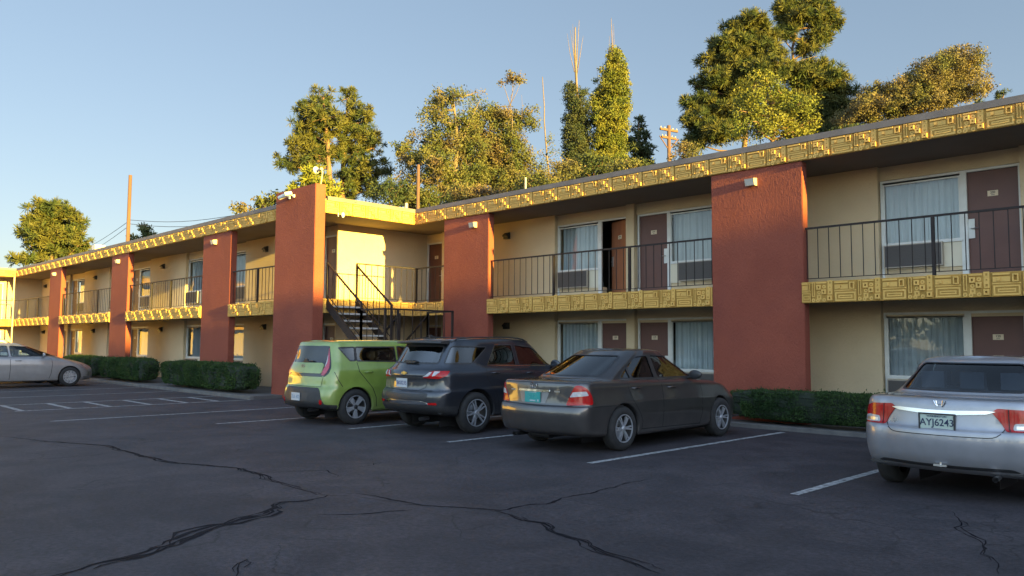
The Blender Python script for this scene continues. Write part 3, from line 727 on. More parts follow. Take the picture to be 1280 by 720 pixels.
tree('pine_tree', 'second tall pine touching it, with dark drooping right boughs', 'pine tree', 57, [(428, 240), (430, 190), (434, 122)],
     [(434, 121, 12, 12), (444, 138, 18, 12), (436, 155, 20, 14), (456, 152, 12, 9), (450, 172, 24, 11), (468, 184, 14, 8), (440, 190, 22, 9), (458, 205, 26, 9), (478, 216, 12, 8), (448, 222, 26, 9), (470, 238, 22, 8), (430, 238, 26, 9)], 'pine', 'pine', tuft=.44, per=46, size=.058, group=GT, tr=.30, dens=1.25)
tree('pine_tree', 'bright green young pine just behind the red corner pillar', 'pine tree', 36, [(392, 240), (393, 212)],
     [(393, 214, 10, 8), (397, 226, 18, 9), (382, 234, 20, 9), (405, 238, 20, 9), (372, 243, 18, 7), (395, 246, 26, 7)], 'pinebright', 'pine', tuft=.34, per=30, size=.07, group=GT, dens=1.7)
tree('shrub', 'low green treetop behind the roof left of the corner pillar', 'shrub', 60, [(330, 258), (330, 252)],
     [(332, 250, 12, 7), (322, 256, 14, 6), (345, 247, 10, 5), (308, 262, 12, 5)], 'elm', 'leaf', tuft=.5, per=18, size=.14, group='low growth behind the motel', dens=2)
tree('deciduous_tree', 'wide olive and brown wispy tree in the middle behind the roof', 'tree', 54, [(566, 240), (572, 190), (566, 120)],
     [(562, 124, 22, 9), (590, 116, 14, 6), (545, 134, 12, 7), (548, 152, 20, 12), (578, 148, 20, 14), (530, 178, 20, 12), (506, 186, 16, 9), (512, 200, 20, 9), (560, 180, 26, 16), (590, 178, 24, 16), (545, 208, 28, 14), (580, 212, 28, 18), (520, 225, 22, 14), (560, 236, 34, 14), (500, 240, 14, 9)], 'elm', 'leaf', 'barkgrey', tuft=.5, per=40, size=.085, group=GT, tr=.30, dens=1.6, gap=-.06,
     spikes=[(560, 215, 540, 140, .05), (570, 200, 600, 125, .06), (560, 225, 520, 180, .05), (575, 210, 590, 160, .04), (566, 230, 548, 160, .05)])
tree('deciduous_tree', 'dense brown-green tree at the right of the wispy olive tree', 'tree', 58, [(618, 240), (614, 190), (612, 145)],
     [(608, 142, 22, 9), (630, 148, 22, 11), (652, 152, 12, 8), (664, 143, 9, 6), (664, 155, 10, 6), (600, 165, 22, 14), (628, 172, 24, 14), (612, 198, 32, 18), (642, 195, 22, 18), (650, 220, 24, 16), (620, 230, 36, 14), (668, 236, 18, 9)], 'elm', 'leaf', 'barkgrey', tuft=.5, per=42, size=.085, group=GT, tr=.30, dens=1.8, gap=-.10,
     spikes=[(614, 215, 640, 150, .05), (612, 205, 596, 150, .06), (615, 225, 655, 180, .05), (618, 220, 590, 185, .04)])
tree('deciduous_tree', 'thin leggy stem with a flat umbrella tuft of leaves on top', 'tree', 57, [(640, 150), (638, 130)],
     [(640, 98, 13, 4.5), (631, 101, 6, 3.5), (650, 101, 7, 3.5)], 'elm', 'leaf', 'barkgrey', tuft=.34, per=14, size=.10, group=GT, tr=.035, dens=1.6, limbs=False,
     spikes=[(638, 132, 628, 102, .03), (638, 132, 641, 100, .035), (638, 130, 652, 101, .03), (638, 122, 646, 104, .02), (652, 150, 652, 118, .02)])
tree('deciduous_tree', 'bare grey snag with a few sparse leaves low down', 'tree', 58, [(686, 225), (682, 170), (678, 96)],
     [(690, 178, 12, 9), (684, 196, 14, 11), (697, 205, 9, 12), (680, 214, 16, 12), (675, 186, 7, 7)], 'elm', 'leaf', 'barkgrey', tuft=.5, per=22, size=.08, group=GT, tr=.08, dens=.6, gap=.0)
tree('poplar_tree', 'dark slim poplar with a bare forked top, left of the yellow one', 'poplar', 62, [(722, 215), (722, 150), (719, 34)],
     [(713, 106, 5, 9), (713, 120, 8, 14), (722, 135, 11, 18), (728, 118, 5, 12), (718, 155, 13, 20), (728, 160, 10, 20), (720, 182, 15, 20), (722, 205, 15, 16), (731, 185, 7, 14)], 'poplardark', 'leaf', 'barkgrey', tuft=.36, per=36, size=.08, group=GT, tr=.22, dens=2.0, limbs=False,
     spikes=[(720, 110, 713, 38, .04), (720, 100, 724, 25, .05), (718, 90, 709, 42, .03), (721, 95, 729, 45, .035), (719, 80, 716, 30, .03), (722, 85, 727, 60, .02)])
tree('poplar_tree', 'tall slim golden-green poplar with bare twigs at its tip', 'poplar', 62, [(766, 215), (766, 120), (765, 58)],
     [(768, 68, 7, 11), (770, 84, 11, 16), (764, 100, 13, 18), (774, 104, 10, 18), (762, 125, 15, 22), (774, 130, 12, 22), (744, 124, 6, 16), (747, 108, 4, 10), (760, 152, 19, 20), (752, 140, 10, 18), (772, 158, 12, 20), (758, 180, 20, 16), (768, 190, 14, 14), (758, 205, 20, 12)], 'poplar', 'leaf', 'barkgrey', tuft=.36, per=40, size=.08, group=GT, tr=.25, dens=2.2, limbs=False,
     spikes=[(766, 70, 764, 22, .05), (766, 75, 767, 30, .03), (748, 120, 746, 82, .025), (756, 110, 753, 78, .02), (762, 85, 762, 45, .025)])
tree('conifer_tree', 'small dark cone-shaped conifer right of the poplars', 'conifer', 70, [(798, 206), (798, 148)],
     [(798, 151, 5, 5), (797, 160, 9, 7), (799, 170, 13, 6), (796, 180, 15, 6), (800, 190, 18, 6), (795, 200, 20, 6), (800, 208, 18, 6)], 'pinedark', 'pine', tuft=.5, per=26, size=.10, group=GT, tr=.15, dens=2)
tree('pine_tree', 'tallest pine, its bare red trunk showing between two green tiers', 'pine tree', 68, [(996, 200), (992, 120), (990, 60), (1000, 12)],
     [(1000, 6, 24, 10), (978, 12, 16, 9), (1022, 12, 18, 10), (1000, 24, 28, 8), (1034, 30, 16, 9), (1022, 46, 18, 8), (1040, 22, 10, 8), (1022, 84, 22, 9), (1044, 92, 16, 8), (1030, 104, 26, 8), (1052, 114, 18, 7), (1020, 120, 24, 9), (1040, 132, 22, 7), (1005, 140, 30, 12), (1050, 148, 16, 8), (1020, 160, 30, 10), (1010, 62, 16, 9), (980, 44, 14, 10), (998, 98, 22, 13), (990, 128, 24, 14), (1015, 176, 30, 10), (1040, 172, 26, 9), (982, 84, 12, 8), (1062, 135, 12, 6)], 'pine', 'pine', tuft=.54, per=50, size=.066, group=GT, tr=.26, gap=-.25, dens=2.4,
     spikes=[(990, 70, 1010, 50, .06), (990, 62, 975, 40, .06), (991, 80, 1022, 70, .05)])
tree('pine_tree', 'massive full pine left of the tallest one, dark on its left side', 'pine tree', 66, [(930, 190), (935, 120), (940, 24)],
     [(938, 26, 18, 9), (920, 34, 16, 9), (955, 40, 20, 12), (930, 52, 26, 12), (905, 58, 18, 11), (960, 64, 24, 14), (890, 76, 16, 9), (920, 78, 26, 14), (950, 92, 30, 14), (895, 102, 22, 11), (870, 106, 10, 8), (925, 112, 30, 14), (885, 126, 24, 10), (860, 130, 10, 8), (910, 142, 30, 12), (872, 152, 20, 11), (895, 168, 30, 11), (868, 178, 18, 9)], 'pine', 'pine', tuft=.54, per=50, size=.066, group=GT, tr=.30, gap=-.2, dens=2.4)
tree('deciduous_tree', 'bright yellow-green leafy tree in front of the big pines', 'tree', 33, [(968, 190), (966, 130)],
     [(962, 100, 18, 11), (940, 116, 18, 11), (976, 116, 22, 12), (958, 130, 26, 13), (990, 136, 22, 13), (935, 142, 20, 11), (966, 152, 30, 13), (1000, 155, 20, 11), (945, 166, 28, 10), (985, 166, 26, 9)], 'poplar', 'leaf', tuft=.36, per=38, size=.058, group=GT, tr=.16, dens=1.6)
tree('deciduous_tree', 'russet and gold bushy tree at the right end behind the roof', 'tree', 62, [(1140, 150), (1150, 100)],
     [(1196, 74, 26, 11), (1212, 92, 20, 12), (1170, 88, 26, 13), (1190, 106, 30, 14), (1150, 102, 26, 14), (1160, 120, 34, 14), (1128, 116, 24, 14), (1100, 118, 22, 12), (1120, 134, 34, 13), (1090, 134, 26, 12), (1075, 146, 24, 11), (1145, 132, 34, 11), (1200, 118, 26, 10)], 'russet', 'leaf', 'barkgrey', tuft=.46, per=40, size=.08, group=GT, tr=.18, dens=1.6, gap=-.08,
     spikes=[(1130, 130, 1122, 84, .02), (1140, 130, 1140, 80, .02), (1120, 130, 1108, 95, .02), (1150, 110, 1170, 70, .02), (1160, 110, 1200, 66, .02)])
tree('pine_tree', 'tiny distant treetop above the roof at the far right', 'pine tree', 85, [(1254, 122), (1254, 114)],
     [(1254, 117, 8, 4), (1250, 121, 6, 3), (1224, 127, 4, 2)], 'pinedark', 'pine', tuft=.5, per=22, size=.09, group=GT, dens=2, tr=.12)
US = 'low growth behind the motel'
for i, (x, y, rx, ry, m_, lb_) in enumerate([(488, 236, 22, 12, 'pinedark', 'dark leafy bush behind the roof right of the twin pines'),
        (530, 246, 30, 9, 'elm', 'olive bush below the wispy tree, over the stair corner'), (600, 243, 36, 9, 'elm', 'olive undergrowth in front of the brown-green tree'),
        (672, 226, 24, 12, 'elm', 'sparse green bush at the foot of the bare snag'), (705, 214, 18, 13, 'russet', 'brownish bush at the foot of the dark poplar'),
        (742, 206, 26, 10, 'pinedark', 'dark bush between the feet of the two poplars'), (790, 208, 24, 7, 'elm', 'green bush under the cone-shaped conifer'),
        (858, 186, 16, 10, 'elm', 'green bush right of the crossarm utility pole'), (1062, 165, 20, 9, 'pinedark', 'dark growth under the tallest pine and the russet tree')]):
    tree('shrub', lb_, 'shrub', 46+2*(i % 3), [(x, y+6), (x, y)], [(x-rx*.4, y, rx*.6, ry*.8), (x+rx*.4, y+1, rx*.6, ry*.8), (x, y-ry*.3, rx*.5, ry*.6), (x, y+ry*.9, rx*1.1, ry*.7)], m_, 'leaf', tuft=.42, per=36, size=.075, group=US, dens=1.8, tr=.08, limbs=False)
# ---------------------------------------------------------------- utility poles
D = 70; p = at(163, 219, D); b = Vector((p.x, p.y, 0))
ro = empty('utility_pole', b, 'tall thin wooden pole without crossarm behind the left roof', 'utility pole', world=True)
mb = MB(); mb.tube([b, p], [.19, .15], 10); mb.build('pole', MT['polewood'], ro, smooth=True)
mb = MB(); q = at(160, 282, D); mb.tube([q, q+Vector((0, 0, .35))], .12, 8); mb.build('insulator', MT['lampbody'], ro)
def wire(pts, D0, lab):
    P = []
    for (x, y, d) in pts: P.append(at(x, y, d))
    o = empty('overhead_wire', P[0], lab, 'wire', 'wires on the utility pole', world=True)
    mb = MB(); F_ = []
    for a, c in zip(P, P[1:]):
        for k in range(8): F_.append(a.lerp(c, k/8)-Vector((0, 0, .35*sin(pi*k/8))))
    F_.append(P[-1]); mb.tube(F_, .022, 5)
    bpy.data.objects.remove(o); o = mb.build('overhead_wire', MT['black']); return tag(o, lab, 'wire', 'wires on the utility pole')
wire([(163, 275, 70), (90, 317, 100)], 70, 'upper wire running left and down from the thin pole')
wire([(163, 281, 70), (95, 322, 100)], 70, 'lower wire running left and down from the thin pole')
wire([(163, 275, 70), (300, 268, 60)], 70, 'upper wire running right from the thin pole to the roof')
wire([(163, 280, 70), (300, 276, 60)], 70, 'lower wire running right from the thin pole to the roof')
D = 60; p = at(836, 157, D); b = Vector((p.x, p.y, 0))
ro = empty('utility_pole', b, 'reddish wooden pole with crossarms between the conifer and big pines', 'utility pole', world=True)
mb = MB(); mb.tube([b, p], [.17, .14], 10); mb.build('pole', MT['polewood'], ro, smooth=True)
ax = (r0*.9+Vector((Fv.x, Fv.y, 0))*.5).normalized()
for k, (dz, w_) in enumerate(((-.35, .85), (-.95, .7))):
    mb = MB(); c = p+Vector((0, 0, dz)); mb.bar(c-ax*w_, c+ax*w_, .14, .16); o = mb.build('crossarm', MT['polewood'], ro)
    for s_ in (-.9, -.45, .45, .9):
        m2 = MB(); q = c+ax*w_*s_; m2.tube([q+Vector((0, 0, .05)), q+Vector((0, 0, .20))], .035, 6); a_ = m2.build('insulator', MT['lampbody']); a_.parent = o
mb = MB(); mb.bar(p+Vector((0, 0, -.9))-ax*.9, p+Vector((0, 0, -1.9)), .06); mb.bar(p+Vector((0, 0, -.9))+ax*.9, p+Vector((0, 0, -1.9)), .06); mb.build('brace', MT['polewood'], ro)
p = at(523, 206, 45); b = Vector((p.x, p.y, 0)); mb = MB(); mb.tube([(0, 0, 0), (0, 0, p.z)], [.11, .09], 10)
o = mb.build('utility_pole', MT['polewood'], smooth=True); o.location = b; tag(o, 'short orange-lit wooden post in front of the wispy olive tree', 'utility pole')
# rooftop pipes and vent (part of the motel)
for (x, y0, D_, r_) in ((657, 222, 33, .04), (508, 254, 25, .05), (447, 252, 22, .03)):
    p = at(x, y0, D_); mb = MB(); mb.tube([(p.x, p.y, CT-.05), (p.x, p.y, p.z)], r_, 8); mb.build('vent_pipe', MT['lampbody'], motel)
p = at(123, 308, 42); mb = MB(); mb.box(p.x-.25, p.x+.25, p.y-.25, p.y+.25, CT-.05, p.z+.05); mb.build('roof_vent', MT['cream'], motel)
# ---------------------------------------------------------------- hedges
def hedge(x0, x1, y0, y1, h, label, n, size, seed, flare=.06):
    rr = random.Random(seed); cx, cy = (x0+x1)/2, (y0+y1)/2
    root = empty('clipped_hedge', (cx, cy, .1), label, 'hedge', 'clipped hedges along the walk', world=True)
    mb = MB(); core = MB()
    def surf(u, v, w_):
        """superellipse box"""
        k = Vector((u, v, w_)); m_ = (abs(u)**5+abs(v)**5+abs(w_)**5)**(1/5); k /= m_; 
        z = .12+(h-.12)*(k.z*.5+.5); fl = 1+flare*(k.z)-(.22 if k.z < -.8 else 0)*(1)
        fx = (x1-x0)/2+ (fl-1)*.8; fy = (y1-y0)/2*fl
        return Vector((cx+k.x*fx, cy+k.y*fy, z)), k
    g_ = 12; vs = []; fs = []
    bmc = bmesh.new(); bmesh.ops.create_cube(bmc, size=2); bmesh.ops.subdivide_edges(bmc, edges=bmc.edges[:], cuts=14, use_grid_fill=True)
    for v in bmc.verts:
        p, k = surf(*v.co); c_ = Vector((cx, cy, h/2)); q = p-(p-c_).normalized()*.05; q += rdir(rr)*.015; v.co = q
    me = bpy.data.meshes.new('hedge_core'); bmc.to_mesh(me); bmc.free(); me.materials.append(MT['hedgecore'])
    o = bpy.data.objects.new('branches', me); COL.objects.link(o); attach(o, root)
    V, F = [], []
    ax_, ay_, az_ = (x1-x0), (y1-y0), h
    for _ in range(n):
        f_ = rr.random()*(2*ax_*az_+2*ay_*az_+ax_*ay_)
        a, b = rr.uniform(-1, 1), rr.uniform(-1, 1)
        if f_ < ax_*az_*1.6: u = (a, -1, b)
        elif f_ < 2*ax_*az_: u = (a, 1, b)
        elif f_ < 2*ax_*az_+2*ay_*az_: u = (rr.choice((-1, 1)), a, b)
        else: u = (a, b, 1)
        p, k = surf(*u)
        nz = mnoise.noise(Vector((p.x*3.2, p.y*3.2, p.z*3.2)))*.05
        nrm = Vector((k.x**3/ax_, k.y**3/ay_, k.z**3/az_)).normalized()
        p = p+nrm*(rr.uniform(-.05, .015)+nz)+ (nrm*rr.uniform(0, .07) if rr.random() < .04 else Vector())
        d = (nrm*.6+rdir(rr)+Vector((0, 0, .3))).normalized(); s = d.cross(rdir(rr)).normalized(); q = size*rr.uniform(.6, 1.3)
        V += [p-d*q, p+s*q*.5, p+d*q, p-s*q*.5]; j = len(V)-4; F.append((j, j+1, j+2, j+3))
    mb.add(V, F); mb.build('foliage', MT['hedge'], root)
hedge(-8.15, -2.2, 13.86, 14.37, .70, 'long low hedge in front of the wide red pillar, between dark sedan and silver sedan', 42000, .020, 1)
hedge(-27.3, -21.15, 10.24, 11.0, .92, 'long clipped hedge just left of the red corner pillar', 30000, .026, 2, .10)
hedge(-33.4, -28.7, 10.24, 11.0, .94, 'shorter clipped hedge in front of the second red pillar, middle of the left three', 18000, .028, 3, .10)
hedge(-38.2, -33.9, 10.24, 11.0, .94, 'hedge half hidden behind the nose of the silver car at left', 9000, .032, 4, .10)
# ---------------------------------------------------------------- added rise that blocks the low sun from the lot, land behind the camera
def ridge(name, x0, x1, y0, y1, top, seed):
    nx, ny = 14, 60; V = []; F = []
    for i in range(nx+1):
        for j in range(ny+1):
            u, v = i/nx, j/ny; x = x0+(x1-x0)*u; y = y0+(y1-y0)*v
            prof = sin(pi*u)**.6*min(1, sin(pi*v)*4)
            t_ = top(y)
            z = -.1+t_*prof*(1 if u < .01 or u > .99 else 1)+ .15*mnoise.noise(Vector((x*.15, y*.15, seed)))*prof
            V.append((x, y, z))
    for i in range(nx):
        for j in range(ny): F.append((i*(ny+1)+j, (i+1)*(ny+1)+j, (i+1)*(ny+1)+j+1, i*(ny+1)+j+1))
    mb = MB(); mb.add(V, F); return tag(mb.build(name, MT['earth'], smooth=True), kind='structure')
ridge('unseen_sun_blocker', 48, 100, -42, 85, lambda y: 12.0+.10*22*0, 1)  # rise out of view, added and shaped to keep the lot in shade

def woodland():
    rr = random.Random(9); mb = MB()
    for i in range(46):
        x = rr.uniform(-90, 40); y = rr.uniform(-90, -50); h = rr.uniform(5, 9); w_ = rr.uniform(2.2, 4)
        for _ in range(60):
            d = rdir(rr); c = Vector((x, y, h*.6))+Vector((d.x*w_, d.y*w_, d.z*h*.4))*rr.random()**.4
            leaves(mb, c, 1.1, 10, .45, 'leaf', rr)
        mb.tube([(x, y, 0), (x, y, h*.7)], [.25, .1], 5)
    tag(mb.build('woodland', MT['pine']), kind='stuff')
woodland()
# ================================================================== cars
def paintm(name, col, metal=.0, rough=.35, coat=1.0, flake=0, dirt=.0):
    m = mat(name, col, rough, metal, tuple(c*(1-.12*1) for c in col), 6, 0, coat=coat, detail=6)
    t = m.node_tree; L = t.links.new; b = t.nodes['Principled BSDF']
    # dust gathering low on the body
    tc = t.nodes.new('ShaderNodeTexCoord'); sp = t.nodes.new('ShaderNodeSeparateXYZ'); L(tc.outputs['Object'], sp.inputs[0])
    mr = t.nodes.new('ShaderNodeMapRange'); mr.inputs[1].default_value = .75; mr.inputs[2].default_value = .2; mr.inputs[3].default_value = 0; mr.inputs[4].default_value = .5+dirt
    L(sp.outputs[2], mr.inputs[0])
    n = t.nodes.new('ShaderNodeTexNoise'); n.inputs['Scale'].default_value = 5; n.inputs['Detail'].default_value = 8; L(tc.outputs['Object'], n.inputs['Vector'])
    mu = t.nodes.new('ShaderNodeMath'); mu.operation = 'MULTIPLY'; mu.use_clamp = True; L(mr.outputs[0], mu.inputs[0]); L(n.outputs[0], mu.inputs[1])
    src = b.inputs['Base Color'].links[0].from_socket
    mx = t.nodes.new('ShaderNodeMix'); mx.data_type = 'RGBA'; L(mu.outputs[0], mx.inputs[0]); L(src, mx.inputs[6]); mx.inputs[7].default_value = (.16, .14, .12, 1)
    L(mx.outputs[2], b.inputs['Base Color'])
    cr_ = t.nodes.new('ShaderNodeMapRange'); cr_.inputs[3].default_value = coat; cr_.inputs[4].default_value = coat*.2; L(mu.outputs[0], cr_.inputs[0]); L(cr_.outputs[0], b.inputs['Coat Weight'])
    b.inputs['Coat Roughness'].default_value = .05
    return m
MT['cglass'] = glass_mat('car_glass', (.14, .16, .18), 1.8, .01, 0, .08)
MT['cglass_mid'] = glass_mat('mid_car_glass', (.42, .48, .52), 1.7, .01, 0, .03)
MT['cglass_clear'] = glass_mat('clear_car_glass', (.60, .66, .64), 1.5, .01, 0, .02)
MT['tyre'] = mat('tyre_rubber', (.010, .010, .011), .9, 0, (.018, .017, .017), 12, .1, 80)
MT['rim'] = mat('alloy_rim', (.34, .35, .38), .3, .5)
MT['rimdark'] = mat('dark_rim', (.03, .03, .032), .4, .3)
MT['plastic'] = mat('grey_plastic', (.013, .0135, .015), .6, 0, (.018, .018, .02), 20, .1, 200)
MT['seam'] = mat('seam_black', (.006, .006, .007), .7)
MT['interior'] = mat('car_interior', (.035, .035, .038), .8)
MT['seatlight'] = mat('light_seat_cloth', (.30, .31, .34), .85)
MT['seatgrey'] = mat('seat_cloth', (.11, .115, .125), .85)
def lens(name, col, e=.0):
    m = mat(name, col, .2, 0, tuple(c*.75 for c in col), 30, 0, coat=.35, spec=.25); return m
MT['red_lens'] = lens('red_lens', (.36, .004, .005)); MT['redpink'] = lens('pink_lens', (.40, .065, .10)); MT['clear_lens'] = lens('clear_lens', (.42, .41, .42)); MT['amber'] = lens('amber_lens', (.7, .25, .05))
MT['plate_white'] = mat('plate_white', (.36, .40, .43), .4); MT['plate_teal'] = mat('plate_teal', (.015, .24, .23), .4); MT['plate_cream'] = mat('plate_cream', (.34, .41, .36), .4)
MT['goldmark'] = mat('gold_emblem', (.7, .5, .15), .3, .8)

def pchip(xs, ys, x):
    n = len(xs)
    if x <= xs[0]: return ys[0]
    if x >= xs[-1]: return ys[-1]
    h = [xs[i+1]-xs[i] for i in range(n-1)]; d = [(ys[i+1]-ys[i])/h[i] for i in range(n-1)]
    m = [d[0]]
    for i in range(1, n-1):
        if d[i-1]*d[i] <= 0: m.append(0)
        else:
            w1, w2 = 2*h[i]+h[i-1], h[i]+2*h[i-1]; m.append((w1+w2)/(w1/d[i-1]+w2/d[i]))
    m.append(d[-1])
    i = max(k for k in range(n-1) if xs[k] <= x); t = (x-xs[i])/h[i]
    return ys[i]*(1+2*t)*(1-t)**2+m[i]*h[i]*t*(1-t)**2+ys[i+1]*t*t*(3-2*t)+m[i+1]*h[i]*t*t*(t-1)
def sm(t): t = max(0, min(1, t)); return t*t*(3-2*t)

class Car:
    """ring-lofted body: each ring is a closed plan outline (rear, corner, side, corner, front) at a height that may vary along the car"""
    NS = (9, 8, 44, 8, 9)
    def __init__(s, rings, sub=5):
        s.rings = rings; R = [s.ring(r) for r in rings]; n = len(R[0]); K = len(R)
        # interpolate between rings
        dense = []
        xs = list(range(K))
        for j in range(n):
            for c in range(3): pass
        cols = [[[R[k][j][c] for k in range(K)] for c in range(3)] for j in range(n)]
        T = [];
        for k in range(K-1): T += [k+i/sub for i in range(sub)]
        T.append(K-1)
        s.G = [[Vector([pchip(xs, cols[j][c], t) for c in range(3)]) for j in range(n)] for t in T]
        V, F = [], []
        m = len(T)
        for row in s.G:
            for p in row: V.append((p.x, p.y, p.z))
        for row in s.G:
            for p in row[1:-1]: V.append((-p.x, p.y, p.z))
        off = m*n
        def idx(i, j, side):
            if side == 0 or j in (0, n-1): return i*n+j
            return off+i*(n-2)+(j-1)
        for i in range(m-1):
            for j in range(n-1):
                F.append((idx(i, j, 0), idx(i, j+1, 0), idx(i+1, j+1, 0), idx(i+1, j, 0)))
                F.append((idx(i, j, 1), idx(i+1, j, 1), idx(i+1, j+1, 1), idx(i, j+1, 1)))
        # roof cap
        top = s.G[-1]; cols_ = 8; cap = {}
        for j in range(1, n-1):
            p = top[j]
            for q in range(1, cols_):
                t = 1-2*q/cols_; cap[(j, q)] = len(V); V.append((p.x*t, p.y, p.z+.014*(1-t*t)))
        def ci(j, q):
            if j == 0 or j == n-1: return idx(m-1, j, 0)
            if q == 0: return idx(m-1, j, 0)
            if q == cols_: return idx(m-1, j, 1)
            return cap[(j, q)]
        for j in range(n-1):
            for q in range(cols_):
                f = [ci(j, q), ci(j+1, q), ci(j+1, q+1), ci(j, q+1)]; g_ = []
                for a in f:
                    if a not in g_: g_.append(a)
                if len(g_) > 2: F.append(tuple(g_))
        s.V, s.F = V, F
        me = bpy.data.meshes.new('b'); me.from_pydata(V, [], F)
        bm = bmesh.new(); bm.from_mesh(me); bmesh.ops.recalc_face_normals(bm, faces=bm.faces)
        bm.faces.ensure_lookup_table()
        if sum(f.normal.z*f.calc_area() for f in bm.faces if f.calc_center_median().z > 1) < 0: bmesh.ops.reverse_faces(bm, faces=bm.faces)
        bm.to_mesh(me)
        tri = bm.copy(); bmesh.ops.triangulate(tri, faces=tri.faces); tri.verts.ensure_lookup_table(); tri.normal_update()
        s.tv = [v.co.copy() for v in tri.verts]; s.tn = [v.normal.copy() for v in tri.verts]; s.tf = [[v.index for v in f.verts] for f in tri.faces]
        s.bvh = BVHTree.FromPolygons(s.tv, s.tf); tri.free(); bm.free(); s.me = me
    def ring(s, r):
        """r: W half width, yr, yf, br/bf bow of rear/front, cr/cf corner radii, wr/wf width factors at corners, z = list of (y, z)"""
        a, b_, c, d, e = s.NS; W = r['W']; yr, yf = r['yr'], r['yf']; br, bf = r.get('br', .10), r.get('bf', .18)
        cr, cf = r.get('cr', .22), r.get('cf', .3); Wr, Wf = W*r.get('wr', .96), W*r.get('wf', .92)
        pts = []
        for i in range(a): t = i/a; x = (Wr-cr)*t; pts.append((x, yr+br*t*t))
        for i in range(b_):
            t = i/b_*pi/2; pts.append((Wr-cr+cr*sin(t), yr+br+cr*1.0*(1-cos(t))))
        y0, y1 = yr+br+cr, yf-bf-cf
        for i in range(c+1):
            t = i/c; k = min(1, t/.28); k2 = min(1, (1-t)/.28)
            x = W-(W-Wr)*(1-sm(k))-(W-Wf)*(1-sm(k2)); pts.append((x, y0+(y1-y0)*t))
        for i in range(1, d+1):
            t = i/d*pi/2; pts.append((Wf-cf+cf*cos(t), y1+cf*sin(t)))
        for i in range(1, e+1):
            t = 1-i/e; pts.append(((Wf-cf)*t, yf-bf*t*t))
        z = r['z']
        zz = (lambda y: z) if not hasattr(z, '__len__') else (lambda y: pchip([q[0] for q in z], [q[1] for q in z], y))
        return [Vector((max(0, x), y, zz(y))) for x, y in pts]
    # ---- projections: 2D -> (point, normal)
    def nrm(s, p, i):
        f = s.tf[i]; ws = poly_3d_calc([s.tv[k] for k in f], p); n = Vector()
        for w_, k in zip(ws, f): n += s.tn[k]*w_
        return n.normalized() if n.length > 1e-6 else Vector((0, 0, 1))
    def cast(s, o, d):
        h = s.bvh.ray_cast(o, d)
        if h[0] is None:
            h = s.bvh.find_nearest(o+d*1.2)
        n = s.nrm(h[0], h[2])
        if n.dot(d) > 0 and h[1].dot(d) <= 0: n = -n
        return h[0], n
    def side(s, sg): return lambda y, z: s.cast(Vector((sg*3, y, z)), Vector((-sg, 0, 0)))
    def rear(s): return lambda x, z: s.cast(Vector((x, -3, z)), Vector((0, 1, 0)))
    def front(s): return lambda x, z: s.cast(Vector((x, 9, z)), Vector((0, -1, 0)))
    def topd(s): return lambda x, y: s.cast(Vector((x, y, 4)), Vector((0, 0, -1)))
    def wrap(s, W=.90, Rc=.45):
        def f(u, z):
            sg = 1 if u >= 0 else -1; a = abs(u); st_ = W-Rc
            if a < st_: o = Vector((sg*a, -1, z)); d = Vector((0, 1, 0))
            elif a < st_+Rc*pi/2:
                t = (a-st_)/Rc; c = Vector((sg*st_, Rc, z)); dr = Vector((sg*sin(t), -cos(t), 0)); o = c+dr*(Rc+1); d = -dr
            else: o = Vector((sg*(W+1), Rc+(a-st_-Rc*pi/2), z)); d = Vector((-sg, 0, 0))
            return s.cast(o, d)
        return f
    # ---- pieces
    def cut(s, bm, poly, axis, filt):
        """remove body faces whose projection falls in poly; axis 0: side view (y,z), 1: rear/front view (x,z), 2: top (x,y)"""
        P2 = {0: lambda v: (v.y, v.z), 1: lambda v: (v.x, v.z), 2: lambda v: (v.x, v.y)}[axis]
        ex = {0: Vector((1, 0, 0)), 1: Vector((0, 1, 0)), 2: Vector((0, 0, 1))}[axis]
        T3 = {0: lambda a, b: Vector((0, a, b)), 1: lambda a, b: Vector((a, 0, b)), 2: lambda a, b: Vector((a, b, 0))}[axis]
        lo = [min(p[i] for p in poly)-.01 for i in (0, 1)]; hi = [max(p[i] for p in poly)+.01 for i in (0, 1)]
        def sel():
            out = []
            for f in bm.faces:
                if not filt(f.calc_center_median()): continue
                q = [P2(v.co) for v in f.verts]
                if max(a[0] for a in q) < lo[0] or min(a[0] for a in q) > hi[0] or max(a[1] for a in q) < lo[1] or min(a[1] for a in q) > hi[1]: continue
                out.append(f)
            return out
        n = len(poly)
        for i in range(n):
            a, b = poly[i], poly[(i+1) % n]; A, B = T3(*a), T3(*b); no = (B-A).cross(ex)
            if no.length < 1e-6: continue
            no.normalize(); sl = [2*x for x in (0,)]
            # only faces near this edge
            e0 = [min(a[k], b[k])-.03 for k in (0, 1)]; e1 = [max(a[k], b[k])+.03 for k in (0, 1)]
            fs = []
            for f in sel():
                q = [P2(v.co) for v in f.verts]
                if max(c[0] for c in q) < e0[0] or min(c[0] for c in q) > e1[0] or max(c[1] for c in q) < e0[1] or min(c[1] for c in q) > e1[1]: continue
                fs.append(f)
            ge = set(); 
            for f in fs: ge.update(f.edges); ge.update(f.verts)
            bmesh.ops.bisect_plane(bm, geom=fs+list(ge), plane_co=A, plane_no=no, dist=1e-5)
        def inside(p):
            c = False; j = n-1
            for i in range(n):
                if (poly[i][1] > p[1]) != (poly[j][1] > p[1]) and p[0] < (poly[j][0]-poly[i][0])*(p[1]-poly[i][1])/(poly[j][1]-poly[i][1])+poly[i][0]: c = not c
                j = i
            return c
        kill = [f for f in sel() if inside(P2(f.calc_center_median()))]
        bmesh.ops.delete(bm, geom=kill, context='FACES')
